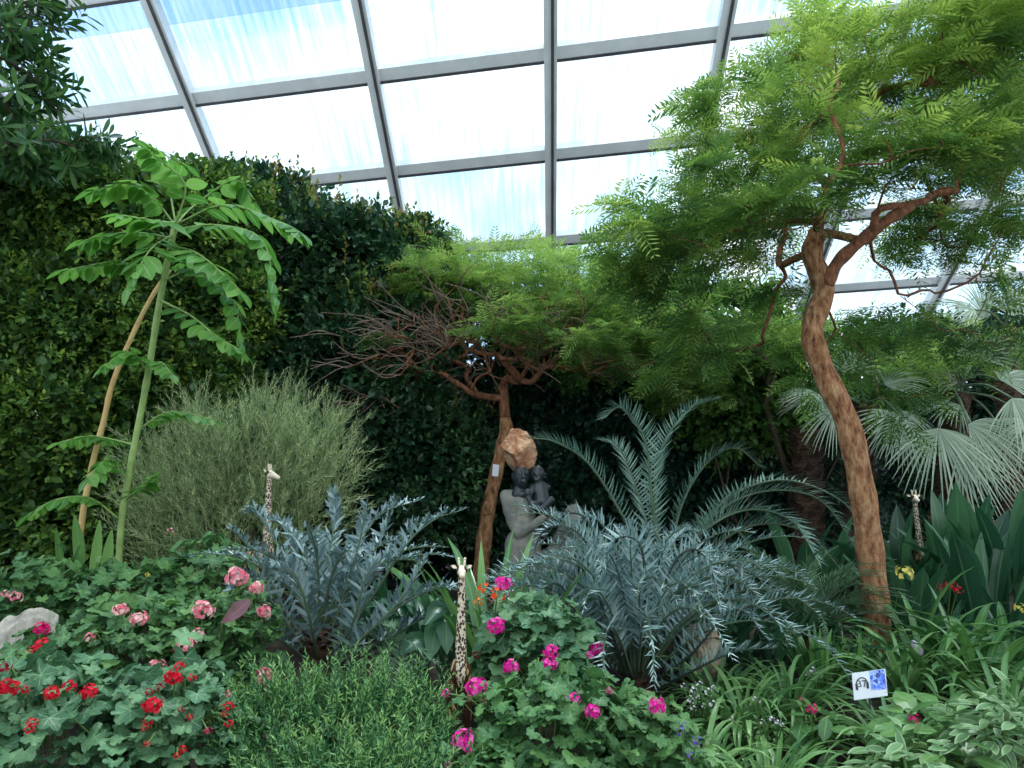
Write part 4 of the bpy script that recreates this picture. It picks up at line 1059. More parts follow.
for (x0, y0, x1, y1, w) in ((60, 580, 56, 528, .02), (66, 580, 80, 545, .02), (90, 585, 100, 520, .028), (80, 580, 75, 515, .03), (100, 585, 112, 530, .03)):
    pth = smooth([P(x0, y0, 4.0), P((x0 + x1) / 2 + 2, (y0 + y1) / 2, 3.98), P(x1, y1, 3.9)], 9); tt = np.linspace(0, 1, 9)
    g.ribbon(pth, w * np.sin(PI * np.clip(tt, .08, .97)) ** .7, np.array([.1, -1, .4]), .2, rng.random(), cross=5)
g.build('foliage', M['lf_broad'], t)
# yellow and red blooms, right middle
b = B(895, 4.9); t = thing('bromeliad_plant', b, 'dark rosette with a pale yellow flower head right of the orange-brown trunk', 'plant')
blades('x', b, 22, .48, .028, rng, (40, 84), (10, 60), 'lf_paddle', spread=.06).build('foliage', M['lf_paddle'], t)
flower(t, 904, 573, 4.7, 9, 'yellow', rng, b + [0, 0, .15], n=14)
b = B(948, 4.9); t = thing('bromeliad_plant', b, 'dark rosette with small red blossoms in front of the paddle leaves', 'plant')
blades('x', b, 22, .42, .03, rng, (25, 80), (10, 60), 'lf_paddle', spread=.06).build('foliage', M['lf_paddle'], t)
flower(t, 951, 585, 4.7, 6, 'red', rng, b + [0, 0, .15], n=9); flower(t, 941, 588, 4.7, 5, 'darkred', rng, b + [0, 0, .15], n=8); flower(t, 958, 590, 4.7, 5, 'red', rng, b + [0, 0, .15], n=8)
b = B(1018, 4.9); t = thing('bromeliad_plant', b, 'dark rosette with a yellow flower at the right edge', 'plant')
blades('x', b, 22, .44, .03, rng, (25, 80), (10, 60), 'lf_paddle', spread=.06).build('foliage', M['lf_paddle'], t)
flower(t, 1020, 608, 4.6, 6, 'yellow', rng, b + [0, 0, .15], n=9)

# ---------------------------------------------------------------- bottom right broad and striped leaves
def leafy(name, label, base, blob, n, size, mat, rng, tpl=OVAL, wide=1.2, cat='plant'):
    t = thing(name, base, label, cat); g = G()
    p, d = blob_points(blob[0], blob[1], int(n * 1.3), .8, rng=rng)
    p[:, 2] = np.maximum(p[:, 2], gz(p[:, 0], p[:, 1]) + .02)
    dd = nrm(d * [1, 1, .2] + rng.normal(0, .4, d.shape) * [1, 1, .3]); s = size * (.7 + .6 * rng.random(len(p)))
    g.inst(tpl, p, frames(dd, d * .3 + [0, -.2, .9] + rng.normal(0, .25, d.shape)), np.stack([s * wide, s, s], 1), rng.random(len(p)))
    g.build('foliage', M[mat], t, shade=False)
    for k in range(5):
        q = p[k * 3]; s_ = G(); s_.tube(smooth([np.asarray(base) - [0, 0, .02], (q + base) / 2, q], 6), .005, 5); s_.build('stem', M['greenstem'], t)
    return t
TL = tpl_leaf(.2, -.25)
t = leafy('striped_leaf_plant', 'cream-striped foliage plant in the bottom right corner', B(1000, 2.95), PB(1005, 740, 2.95, 50, 50, .22, 150), 220, .085, 'lf_varieg', rng, TL, .8)
t = leafy('striped_leaf_plant', 'cream-striped foliage plant at the bottom edge, left of the corner one', B(925, 2.8), PB(905, 775, 2.8, 35, 40, .2, 80), 110, .08, 'lf_varieg', rng, TL, .8)
bl = leafy('primula_plant', 'broad green-leaved plant carrying one crimson bloom near the bottom right', B(925, 3.05), PB(930, 735, 3.0, 38, 30, .2, 34), 34, .11, 'lf_broad', rng, TL, 1.5)
flower(bl, 914, 718, 2.9, 6, 'cerise', rng, B(918, 3.0), n=10)
bl = leafy('primula_plant', 'low broad-leaved plant with crimson blooms among the strap-leaf tufts', B(815, 3.4), PB(818, 725, 3.3, 25, 18, .15, 18), 18, .10, 'lf_broad', rng, TL, 1.5)
flower(bl, 812, 709, 3.1, 6, 'cerise', rng, B(815, 3.3), n=10); flower(bl, 801, 699, 3.15, 3, 'cerise', rng, B(812, 3.3), n=6)
bl = leafy('purple_flower_plant', 'small plant with deep purple flowers beside the magenta geraniums', B(690, 2.95), PB(695, 755, 2.95, 22, 30, .15, 60), 60, .045, 'lf_ger', rng, TL, 1.5)
for px, py, r in ((681, 733, 6), (683, 725, 4), (697, 741, 6), (690, 755, 5)): flower(bl, px, py, 2.75, r, 'purple', rng, B(690, 2.9), n=6)
bl = leafy('white_flower_plant', 'small plant of white blossoms in front of the tan boulder', B(702, 3.6), PB(703, 705, 3.5, 25, 16, .12, 60), 60, .04, 'lf_ger', rng, TL, 1.2)
for px, py, r in ((683, 686, 4), (692, 690, 5), (699, 684, 4), (707, 692, 5), (713, 687, 3), (690, 700, 5), (697, 697, 3), (693, 708, 4), (712, 704, 5), (703, 706, 3)): flower(bl, px, py, 3.3, r, 'white', rng, B(702, 3.5), n=6)
bl = leafy('white_flower_plant', 'scattered white blossoms low among the strap-leaf tufts', B(770, 3.4), PB(768, 730, 3.3, 25, 14, .1, 40), 40, .04, 'lf_ger', rng, TL, 1.2)
for px, py, r in ((754, 699, 3), (760, 702, 2), (771, 719, 4), (777, 722, 4), (782, 725, 3), (762, 722, 3), (731, 719, 3)): flower(bl, px, py, 3.1, r, 'white', rng, B(770, 3.3), n=6)
bl = leafy('white_flower_plant', 'pale blossom cluster just left above the headphone sign', B(818, 3.9), PB(818, 690, 3.9, 18, 16, .1, 30), 30, .05, 'lf_ger', rng, TL, 1.2)
for px, py, r in ((812, 670, 5), (818, 675, 4), (807, 674, 3)): flower(bl, px, py, 3.7, r, 'white', rng, B(818, 3.8), n=6)

# ---------------------------------------------------------------- low fine green bushes
def needlebush(label, base, blobs, seed, L=.14, nl=17, ll=.03):
    rng = np.random.default_rng(seed); t = thing('needle_bush', base, label, 'bush'); g = G()
    for c, r, m_ in blobs:
        p, d = blob_points(c, r, m_, .6, rng=rng)
        p[:, 2] = np.maximum(p[:, 2], gz(p[:, 0], p[:, 1]) + .02)
        ax = nrm(d * .6 + [0, 0, .75] + rng.normal(0, .32, p.shape))
        sprigs(g, p, ax, L * (.7 + .6 * rng.random(len(p))), nl, ll, SPEAR, 68, up=.4, rng=rng, stem=.004, tipvar=.5, var=.6 * rng.random(len(p)), wide=1.5)
    g.build('foliage', M['lf_rose'], t, shade=False)
    for k in range(8):
        b = np.asarray(base) + rng.normal(0, .05, 3) * [1, 1, 0]; e = b + [rng.normal(0, .12), rng.normal(0, .06), .25]
        s = G(); s.tube(smooth([b - [0, 0, .03], (b + e) / 2 + [0, 0, .03], e], 6), .006, 5); s.build('stem', M['twig'], t)
needlebush('fine-leaved bright green bush right of the red geraniums', B(285, 2.9), [PB(285, 752, 2.85, 50, 52, .25, 330)], 91)
needlebush('fine-leaved bright green bush below the left cycad', B(370, 2.95), [PB(360, 742, 2.95, 58, 56, .25, 400)], 92)
needlebush('fine-leaved bright green bush hard against the foreground giraffe', B(435, 3.0), [PB(408, 752, 2.9, 36, 48, .2, 240)], 93)
needlebush('fine-leaved bright green bush at the bottom edge in front of the other fine bushes', B(330, 2.5), [PB(340, 790, 2.55, 70, 30, .15, 200), PB(405, 790, 2.55, 40, 28, .15, 110)], 94)

# ---------------------------------------------------------------- geraniums
def hit(px, py, blob, off=.03):
    c, r, _ = blob; o = np.array([0, 0, CZ]); d = nrm(P(px, py, 1.0) - o)
    a = d / r; b = (o - c) / r; A = a @ a; Bq = a @ b; C = b @ b - 1; D = Bq * Bq - A * C
    if D > 0: k = (-Bq - math.sqrt(D)) / A
    else: k = -Bq / A
    return o + d * (k - off)
def geranium(label, base, blob, n, size, mat, flowers, seed, group=None):
    rng = np.random.default_rng(seed); t = thing('geranium_plant', base, label, 'geranium', group); g = G(); s = G()
    for layer, fr, rr in ((0, 1.0, 1.0), (1, .8, .82)):
        p, d = blob_points(blob[0], blob[1] * rr, int(n * fr * 1.5), .25, rng=rng, low=-.75, lump=.1)
        p[:, 2] = np.maximum(p[:, 2], gz(p[:, 0], p[:, 1]) + .03)
        nn = nrm(d * .75 + [0, -.15, .75] + rng.normal(0, .28, d.shape))
        out = nrm(d * [1, 1, 0] + rng.normal(0, .3, d.shape) + [0, 0, -.3])
        sc = size * .84 * (.5 + .75 * rng.random(len(p)))
        sel = rng.integers(0, len(GERS), len(p)); v = np.clip(rng.random(len(p)) * .8 + .1 * (1 - layer), 0, 1)
        for k, tp in enumerate(GERS):
            w = sel == k
            g.inst(tp, p[w], frames(out[w], nn[w]), sc[w], v[w])
        root = np.asarray(base) + [0, 0, .05]
        for q in range(0, len(p), 3):
            a = p[q]; b = a * .45 + (root * .5 + blob[0] * .5) * .55 - [0, 0, .02]
            s.tube([a - nn[q] * .004, (a + b) / 2 - [0, 0, .01], b], .0025, 4, cap=False)
    g.build('foliage', M[mat], t, shade=False); s.build('stem', M['greenstem'], t)
    for px, py, r, mt in flowers:
        pos = hit(px, py, blob, .05 + .02 * rng.random())
        b = pos * .6 + (np.asarray(blob[0]) + [0, 0, -.05]) * .4; b[2] = min(b[2], pos[2] - .05)
        flower(t, px, py, 0, r, mt, rng, base=b, pos=pos, n=26 if r > 7 else 11)
    return t
geranium('bushy geranium with scarlet flower heads in the bottom left corner', B(50, 2.7), PB(50, 745, 2.75, 85, 80, .32, 0), 150, .06, 'lf_ger2',
         [(9, 687, 10, 'red'), (3, 690, 7, 'red'), (25, 690, 5, 'red'), (52, 693, 8, 'red'), (70, 686, 7, 'red'), (89, 692, 9, 'red'), (33, 723, 6, 'red'), (29, 730, 5, 'red'), (5, 668, 7, 'darkred')], 101)
geranium('bushy geranium dotted with small scarlet flowers left of the fine green bushes', B(180, 2.75), PB(175, 742, 2.8, 75, 76, .32, 0), 150, .06, 'lf_ger2',
         [(173, 678, 9, 'red'), (180, 666, 6, 'red'), (153, 705, 10, 'red'), (192, 678, 5, 'red'), (149, 692, 5, 'darkred'), (160, 687, 5, 'darkred'), (148, 722, 6, 'red'), (145, 728, 4, 'red'), (147, 744, 4, 'red'),
          (183, 750, 5, 'red'), (177, 756, 4, 'red'), (229, 706, 6, 'red'), (225, 714, 4, 'red'), (229, 724, 5, 'red'), (208, 731, 4, 'cerise'), (190, 717, 4, 'red'), (181, 710, 4, 'darkred'), (228, 694, 4, 'pink')], 102)
geranium('geranium with one cerise and one red head in front of the left boulder', B(45, 3.25), PB(45, 668, 3.3, 45, 35, .2, 0), 45, .055, 'lf_ger',
         [(42, 629, 8, 'cerise'), (44, 647, 10, 'red'), (34, 650, 5, 'red'), (60, 645, 4, 'white'), (52, 660, 5, 'white')], 103)
geranium('geranium with salmon pink heads in the middle of the left bed', B(125, 3.35), PB(125, 655, 3.35, 70, 55, .28, 0), 130, .055, 'lf_ger',
         [(120, 610, 8, 'pink'), (139, 619, 9, 'pink'), (90, 637, 6, 'pink'), (157, 667, 9, 'pink'), (153, 672, 6, 'pink')], 104)
geranium('geranium with clustered salmon pink heads beside the maroon leaf', B(205, 3.35), PB(205, 655, 3.4, 48, 55, .26, 0), 90, .055, 'lf_ger',
         [(203, 610, 11, 'pink'), (185, 645, 9, 'pink'), (176, 650, 4, 'darkred'), (198, 634, 7, 'pink'), (194, 641, 5, 'pink')], 105)
geranium('tall geranium with the largest salmon pink heads next to the left cycad', B(245, 3.5), PB(245, 650, 3.45, 32, 65, .22, 0), 60, .05, 'lf_ger',
         [(237, 577, 12, 'pink'), (256, 588, 8, 'pink'), (264, 612, 8, 'pink'), (264, 675, 9, 'pink'), (262, 683, 4, 'pink')], 106)
geranium('leafy geranium with a few faded pink heads at the back left edge', B(30, 3.9), PB(35, 600, 3.9, 70, 42, .35, 0), 110, .06, 'lf_ger', [(16, 597, 7, 'pink'), (5, 594, 5, 'pink'), (82, 592, 4, 'pink')], 107)
geranium('broad-leaved geranium at the back of the left bed, nearly flowerless', B(135, 3.95), PB(135, 600, 3.95, 75, 36, .35, 0), 110, .062, 'lf_ger', [(148, 575, 3, 'yellow')], 108)
geranium('large round-leaved geranium under the grey-green bush', B(215, 4.1), PB(208, 585, 4.1, 55, 45, .3, 0), 70, .068, 'lf_ger', [], 109)
geranium('large magenta geranium at the bottom centre', B(545, 2.9), PB(556, 738, 2.9, 78, 65, .32, 0), 190, .05, 'lf_ger',
         [(476, 687, 11, 'magenta'), (574, 697, 7, 'magenta'), (593, 711, 9, 'magenta'), (609, 691, 4, 'magenta'), (445, 693, 5, 'magenta'), (484, 700, 4, 'darkred')], 111)
geranium('magenta geranium with a single round head, right of the large one', B(635, 2.95), PB(640, 745, 2.95, 50, 50, .25, 0), 95, .048, 'lf_ger', [(657, 706, 9, 'magenta')], 112)
geranium('upper magenta geranium with large pale leaves under the orange flowers', B(530, 3.4), PB(536, 654, 3.4, 58, 56, .26, 0), 110, .066, 'lf_ger2',
         [(503, 584, 9, 'magenta'), (496, 626, 10, 'magenta'), (551, 652, 8, 'magenta'), (549, 664, 9, 'magenta'), (511, 667, 9, 'magenta'), (597, 649, 8, 'magenta'), (590, 655, 5, 'magenta'), (476, 655, 5, 'darkred')], 113)
geranium('small magenta geranium at the bottom edge in front of the giraffe', B(470, 2.7), PB(480, 775, 2.7, 45, 32, .18, 0), 60, .045, 'lf_ger', [(462, 740, 12, 'magenta'), (467, 749, 5, 'magenta'), (448, 765, 4, 'magenta')], 114)
# maroon leaf
b = B(232, 3.4); t = thing('maroon_leaf', b, 'single wide maroon leaf leaning among the salmon pink geraniums', 'leaf')
g = G(); pth = smooth([P(222, 622, 3.15), P(236, 612, 3.12), P(250, 600, 3.15)], 12); tt = np.linspace(0, 1, 12)
g.ribbon(pth, .038 * np.sin(PI * np.clip(tt, .03, .97)) ** .7, np.array([.1, -.75, .65]), .25, .5, cross=5); g.build('blade', M['lf_maroon'], t)
g = G(); g.tube(smooth([b, P(222, 650, 3.3), P(222, 622, 3.15)], 10), .004, 5); g.build('leaf_stalk', M['greenstem'], t)
# spent flower by the sapling
b = B(172, 4.45); t = thing('faded_flower', b, 'lone faded orange-pink flower on a thin stalk between sapling and grey-green bush', 'flower')
flower(t, 171, 531, 4.4, 5, 'pink', rng, b, n=7)

# ---------------------------------------------------------------- rocks
def rock(name, label, c, r, mat, seed, rot=0, top=None):
    bpy_me = bpy.data.meshes.new(name)
    import bmesh
    bm = bmesh.new(); bmesh.ops.create_icosphere(bm, subdivisions=5, radius=1)
    rg = random.Random(seed)
    pl = [(Vector((rg.gauss(0, 1), rg.gauss(0, 1), rg.gauss(0, 1))).normalized(), .62 + .3 * rg.random()) for _ in range(16)]
    from mathutils import noise
    for v in bm.verts:
        n0 = v.co.normalized(); q = 1.0
        for nn, dd in pl:
            k = n0.dot(nn)
            if k > 0: q = min(q, dd / k)
        q += .08 * noise.fractal(n0 * 2.2 + Vector((seed, 0, 0)), .8, 2.2, 4) + .012 * noise.noise(n0 * 14)
        v.co = n0 * q
        if top: v.co = Vector((v.co.x * top(v.co.z), v.co.y * top(v.co.z), v.co.z))
        v.co = Vector((v.co.x * r[0], v.co.y * r[1], v.co.z * r[2]))
    bmesh.ops.rotate(bm, verts=bm.verts, cent=(0, 0, 0), matrix=Matrix.Rotation(rot, 3, 'Y'))
    bm.to_mesh(bpy_me); bm.free(); bpy_me.materials.append(M[mat])
    o = bpy.data.objects.new(name, bpy_me); COL.objects.link(o); o.location = c
    if label: tag(o, label, 'rock')
    return o
M['rock_tan'] = solid('tan_granite', [(120, 104, 84), (168, 152, 128), (196, 184, 162)], 7, .9, .5)
M['rock_grey'] = solid('grey_granite', [(122, 118, 108), (170, 164, 150), (198, 194, 182)], 8, .9, .5)
rock('boulder', 'pale grey boulder at the left edge behind the cerise geranium', P(22, 655, 3.45), (.16, .14, .22), 'rock_grey', 3, .35)
rock('boulder', 'tall tan boulder half hidden beneath the big blue cycad fronds', P(706, 655, 4.25), (.12, .12, .2), 'rock_tan', 5, -.1)
rock('boulder', 'brown stone at the foot of the big blue cycad', P(640, 690, 3.75) - [0, 0, .03], (.07, .06, .05), 'rock_tan', 8)

# ---------------------------------------------------------------- stone sculpture
M['st_grey'] = solid('chalky_serpentine', [(84, 86, 82), (124, 124, 116), (166, 162, 148)], 6, .85, .25, spec=.2)
M['st_dark'] = solid('polished_serpentine', [(28, 34, 38), (46, 53, 57), (66, 72, 73)], 5, .38, .05, spec=.5)
M['st_rock'] = solid('raw_stone_crust', [(112, 74, 52), (168, 116, 84), (206, 164, 130), (150, 128, 108)], 9, .95, 1.0, bd=.04)
YST = 5.8
def remeshed(g, name, mat, parent, vox, smooth_it=4):
    me = g.mesh('tmp', M[mat], ORG[parent.name]); o = bpy.data.objects.new('tmp', me); COL.objects.link(o)
    md = o.modifiers.new('r', 'REMESH'); md.mode = 'VOXEL'; md.voxel_size = vox; md.use_smooth_shade = True
    if smooth_it: s = o.modifiers.new('s', 'SMOOTH'); s.factor = .5; s.iterations = smooth_it
    dg = bpy.context.evaluated_depsgraph_get(); dg.update()
    me2 = bpy.data.meshes.new_from_object(o.evaluated_get(dg)); me2.name = name
    bpy.data.objects.remove(o); me2.materials.clear(); me2.materials.append(M[mat])
    o2 = bpy.data.objects.new(name, me2); COL.objects.link(o2); o2.parent = parent; ORG[o2.name] = ORG[parent.name]
    return o2
def cap(g, a, b, ra, rb, n=10):
    """tapered limb with round ends"""
    g.tube(np.linspace(a, b, n), np.linspace(ra, rb, n), 14); g.ball(a, ra * 1.0, 14, 9); g.ball(b, rb, 14, 9)
def S(px, py, dy=0): return P(px, py, YST + dy)
base = B(535, YST)
t = thing('stone_sculpture', base, 'carved stone mother holding a child, rough rock on her head', 'sculpture')
g = G()
# torso, shoulders, lap
cap(g, S(521, 500), S(527, 545), .085, .11); cap(g, S(507, 496, .01), S(535, 497, .05), .05, .05)
g.ball(S(518, 508), (.12, .09, .12), 16, 10); g.ball(S(529, 568, .0), (.15, .13, .17), 16, 10); cap(g, S(522, 545), S(524, 625), .13, .16)
g.ball(S(526, 512, -.07), (.045, .04, .05))
# near arm: shoulder, elbow, forearm to the hand under the child
cap(g, S(506, 496), S(512, 522, -.06), .05, .043); cap(g, S(512, 522, -.06), S(519, 534, -.1), .043, .042); cap(g, S(519, 534, -.1), S(535, 524, -.16), .042, .034); cap(g, S(535, 524, -.16), S(547, 514, -.16), .034, .024)
cap(g, S(536, 496, .06), S(549, 512, .0), .045, .04); cap(g, S(549, 512, .0), S(548, 520, -.1), .038, .03)
# raised knee and shin
cap(g, S(545, 572, .0), S(573, 520, -.08), .075, .07); cap(g, S(573, 518, -.08), S(566, 600, -.08), .07, .06); g.ball(S(574, 514, -.08), .074, 14, 9)
remeshed(g, 'body', 'st_grey', t, .009, 6)
g = G()
hc = S(521.5, 475, -.03)
g.ball(hc, (.064, .074, .098), 20, 14, rot=Matrix.Rotation(.15, 3, 'Y'))
g.ball(hc + [.004, -.03, -.055], (.042, .042, .045), 14, 10)          # jaw
cap(g, hc + [.012, -.075, .02], hc + [.014, -.088, -.018], .009, .013); g.ball(hc + [.014, -.088, -.02], (.019, .013, .011))     # nose
g.ball(hc + [.014, -.078, -.045], (.025, .012, .008)); g.ball(hc + [.014, -.076, -.056], (.022, .012, .008))      # lips
for s in (-1, 1):
    g.ball(hc + [.014 + s * .027, -.066, .008], (.016, .01, .007)); cap(g, hc + [.014 + s * .012, -.072, .026], hc + [.014 + s * .042, -.058, .026], .007, .005, 5)
    g.ball(hc + [s * .066, .0, -.005], (.01, .018, .028))
cap(g, hc + [-.004, .01, -.07], S(518, 496, -.02), .043, .055)
g.ball(S(523, 495, -.04), (.07, .05, .04), 16, 10)                     # dark polished breast above the neckline
remeshed(g, 'head', 'st_dark', t, .0055, 2)
r_ = rock('headdress', None, S(518.5, 450, -.02) - base, (.142, .135, .182), 'st_rock', 23, -.16, top=lambda z: 1.12 - .42 * max(0, z) ** 1.3 * 1.0 - .12 * max(0, -z)); r_.parent = t
g = G()
g.ball(S(538, 473, -.06), (.05, .055, .06), 16, 12); g.ball(S(537, 478, -.09), (.03, .028, .03)); g.ball(S(536.5, 475, -.12), (.009, .012, .01))
for s in (-1, 1): g.ball(S(537, 473, -.11) + [s * .017, 0, 0], (.009, .006, .005)); g.ball(S(538, 474, -.06) + [s * .05, 0, 0], (.008, .012, .018))
g.ball(S(536.8, 480, -.115), (.013, .006, .005))
cap(g, S(538, 480, -.06), S(539, 486, -.05), .026, .03); cap(g, S(540, 488, -.05), S(542, 502, -.08), .06, .062); cap(g, S(532, 487, -.05), S(547, 487, -.05), .026, .028)
cap(g, S(533, 488, -.09), S(528, 497, -.15), .024, .02); cap(g, S(528, 497, -.15), S(531, 503, -.17), .021, .017)      # arm to the breast
g.ball(S(527.5, 493, -.15), (.028, .026, .034))
cap(g, S(541, 504, -.1), S(532, 505, -.17), .038, .03); cap(g, S(532, 505, -.17), S(540, 509, -.18), .028, .022)   # folded leg
cap(g, S(546, 504, -.09), S(551, 500, -.15), .036, .03); cap(g, S(551, 500, -.15), S(543, 507, -.18), .027, .02)
remeshed(g, 'child', 'st_dark', t, .0055, 2)
g = G()   # mother's hand with five fingers under the child's seat
hd = S(547, 513, -.18)
g.ball(hd, (.03, .018, .024), 12, 8)
for k in range(4):
    a = hd + [.012, -.006, .014 - .011 * k]; m1 = a + [.028 + .003 * (k in (1, 2)), -.008, .012]; m2 = m1 + [.02, .008, .014]
    cap(g, a, m1, .0085, .008, 4); cap(g, m1, m2, .008, .0065, 4)
cap(g, hd + [0, -.01, .016], hd + [.02, -.018, .038], .009, .007, 4)
remeshed(g, 'hand', 'st_dark', t, .004, 1)

# ---------------------------------------------------------------- carved giraffes
M['gir_neck'] = solid('spotted_wood', [(.0, (44, 28, 22)), (.47, (60, 38, 28)), (.55, (192, 176, 150)), (1.0, (216, 202, 178))], 100, .55, .0, kind='voro', stretch=(1, 1, .8))
M['gir_body'] = solid('striped_wood', [(.0, (206, 170, 118)), (.36, (196, 158, 104)), (.44, (70, 40, 26)), (1.0, (44, 26, 20))], 34, .45, .0, stretch=(1, 1, .4), kind='voro')
M['gir_dark'] = solid('dark_wood', [(38, 24, 20), (62, 40, 30)], 20, .4, .0)
M['gir_cream'] = solid('cream_wood', [(206, 190, 162), (228, 214, 188)], 20, .5, .0)
def giraffe(label, foot, H, rz, look=0.0):
    """tall carved giraffe: foot = ground point, H total height, faces -y before the turn"""
    t = thing('carved_giraffe', foot, label, 'giraffe figure')
    R = np.array(Matrix.Rotation(rz, 3, 'Z')); o = np.asarray(foot, float)
    W = lambda x, y, z: o + R @ (np.array([x, y, z]) * H)
    Rl = np.array(Matrix.Rotation(rz + look, 3, 'Z')); hp = W(0, -.035, .925)
    HW = lambda x, y, z: hp + Rl @ (np.array([x, y, z]) * H)
    def tb(g, pts, rad, n=14): g.tube(smooth([W(*p) for p in pts], n), np.interp(np.linspace(0, 1, n), np.linspace(0, 1, len(rad)), rad) * H, 10)
    g = G(); g.ball(W(0, .055, .40), np.array([.052, .12, .075]) * H, 16, 10, rot=R @ np.array(Matrix.Rotation(-.25, 3, 'X'))); tb(g, [(0, .0, .40), (0, -.035, .47), (0, -.03, .52)], [.055, .05, .034]); g.ball(W(0, .0, .42), np.array([.055, .06, .07]) * H, 14, 9)
    remeshed(g, 'body', 'gir_body', t, H * .006, 3)
    g = G(); tb(g, [(0, -.062, .40), (0, -.066, .46), (0, -.042, .56), (0, -.034, .72), (0, -.03, .90)], [.010, .027, .028, .020, .016], 24); g.build('neck', M['gir_neck'], t)
    for s in (-1, 1):
        for y0 in (0, 1):
            g = G(); y = -.02 if not y0 else .125
            tb(g, [(s * .034, y, .40), (s * .034, y - .005, .26), (s * .033, y + (.006 if y0 else -.004), .16), (s * .033, y, .012)], [.03, .02, .014, .013]); lg = g.build('leg', M['gir_body'], t)
            g = G(); g.tube([W(s * .033, y - .004, 0), W(s * .033, y - .002, .022)], [.018 * H, .014 * H], 10); g.build('hoof', M['gir_dark'], lg)
    g = G(); g.ball(HW(0, 0, 0), np.array([.024, .034, .028]) * H, 14, 9); g.tube([HW(0, -.01, 0), HW(0, -.045, -.016)], [.021 * H, .015 * H], 10)
    hd = remeshed(g, 'head', 'gir_cream', t, H * .004, 2)
    g = G(); g.ball(HW(0, .003, .003), np.array([.0275, .034, .0235]) * H, 14, 9); g.build('face_patch', M['gir_dark'], hd)
    g = G(); g.ball(HW(0, -.052, -.02), np.array([.015, .018, .014]) * H, 12, 8); g.build('muzzle', M['gir_cream'], hd)
    for s in (-1, 1):
        g = G(); g.tube([HW(s * .012, .004, .02), HW(s * .015, .006, .055)], [.0065 * H, .0055 * H], 8); g.ball(HW(s * .015, .006, .057), .0075 * H, 8, 6); g.build('horn', M['gir_cream'], hd)
        g = G(); g.inst(OVAL, np.array([HW(s * .022, .012, .012)]), frames((Rl @ np.array([s, .2, .5]))[None], (Rl @ np.array([0, -1, .3]))[None]), np.array([.034 * H]), np.array([.5])); g.build('ear', M['gir_cream'], hd)
        g = G(); g.ball(HW(s * .024, -.012, .005), .005 * H, 8, 6); g.build('eye', M['gir_dark'], hd)
    g = G(); tb(g, [(0, .17, .44), (0, .195, .38), (0, .195, .27)], [.007, .006, .006]); g.build('tail', M['gir_dark'], t)
    return t
def gfoot(px, Y, headpy, lift=0):
    f = B(px, Y) + [0, 0, lift]; H = (P(px, headpy, Y)[2] - f[2]) / .99; return f, H
f, H = gfoot(459, 3.15, 557); giraffe('spotted wooden giraffe facing forward beside the magenta flowers', f, H, .1)
f, H = gfoot(256, 4.55, 464); giraffe('spotted wooden giraffe looking right, rising from the left blue cycad', f, H, 1.15, .25)
f, H = gfoot(925, 5.95, 490); giraffe('small dim wooden giraffe among the dark paddle leaves on the right', f, H, -.1)

# ---------------------------------------------------------------- sign and tags
def flat(name, mat, parent, quad, th=.003):
    a, b, c, d = [np.asarray(q, float) for q in quad]; n = nrm(np.cross(b - a, d - a)) * th
    g = G(); g.add([a, b, c, d, a + n, b + n, c + n, d + n], quads=[[0, 3, 2, 1], [4, 5, 6, 7], [0, 1, 5, 4], [1, 2, 6, 5], [2, 3, 7, 6], [3, 0, 4, 7]])
    return g.build(name, mat, parent, shade=False)
M['signwhite'] = solid('sign_white', [(206, 210, 214), (216, 220, 224)], 4, .4, .0)
M['signink'] = solid('sign_ink', [(44, 46, 50), (54, 56, 60)], 4, .5, .0)
m, nt, out = newmat('blue_flower_print')
tc = nt.nodes.new('ShaderNodeTexCoord'); vo = nt.nodes.new('ShaderNodeTexVoronoi'); vo.inputs['Scale'].default_value = 62; nt.links.new(tc.outputs['Object'], vo.inputs['Vector'])
sx = nt.nodes.new('ShaderNodeSeparateXYZ'); nt.links.new(vo.outputs['Color'], sx.inputs[0])
c1 = ramp(nt, mathn(nt, 'ADD', mathn(nt, 'MULTIPLY', sx.outputs[0], .65), mathn(nt, 'MULTIPLY', vo.outputs['Distance'], .45)), [(.1, (30, 44, 96)), (.35, (54, 88, 190)), (.6, (96, 130, 226)), (.8, (160, 186, 240)), (.95, (34, 52, 60))]).outputs[0]
bs = nt.nodes.new('ShaderNodeBsdfPrincipled'); bs.inputs['Roughness'].default_value = .4; nt.links.new(c1, bs.inputs['Base Color']); nt.links.new(bs.outputs[0], out.inputs[0]); M['print'] = m
YI = 3.3
A, Bq, Cq, Dq = P(854, 700.5, YI), P(887.5, 696, YI), P(885, 669, YI + .05), P(851.5, 673.5, YI + .05)   # bl br tr tl
t = thing('plant_sign', B(869, YI), 'small tilted sign with a headphone symbol, number 37 and blue flower picture', 'sign')
pan = flat('panel', M['signwhite'], t, (A, Bq, Cq, Dq), .004)
def SG(u, v, o=.0065):
    n = nrm(np.cross(Bq - A, Dq - A)); return A + (Bq - A) * u + (Dq - A) * v + n * o
flat('picture', M['print'], pan, (SG(.53, .27, .0045), SG(.985, .25, .0045), SG(.98, .98, .0045), SG(.53, .98, .0045)), .001)
g = G()
arc = [SG(.27 + .165 * math.cos(a), .55 + .23 * math.sin(a)) for a in np.linspace(-.35, PI + .35, 26)]
g.tube(arc, .002, 6)
for s in (-1, 1): g.tube([SG(.27 + s * .16, .36), SG(.27 + s * .165, .58)], [.0045, .0045], 8)
g.build('headphone_symbol', M['signink'], pan)
ex = nrm(Bq - A); ey = nrm(Dq - A); ez = np.cross(ex, ey)
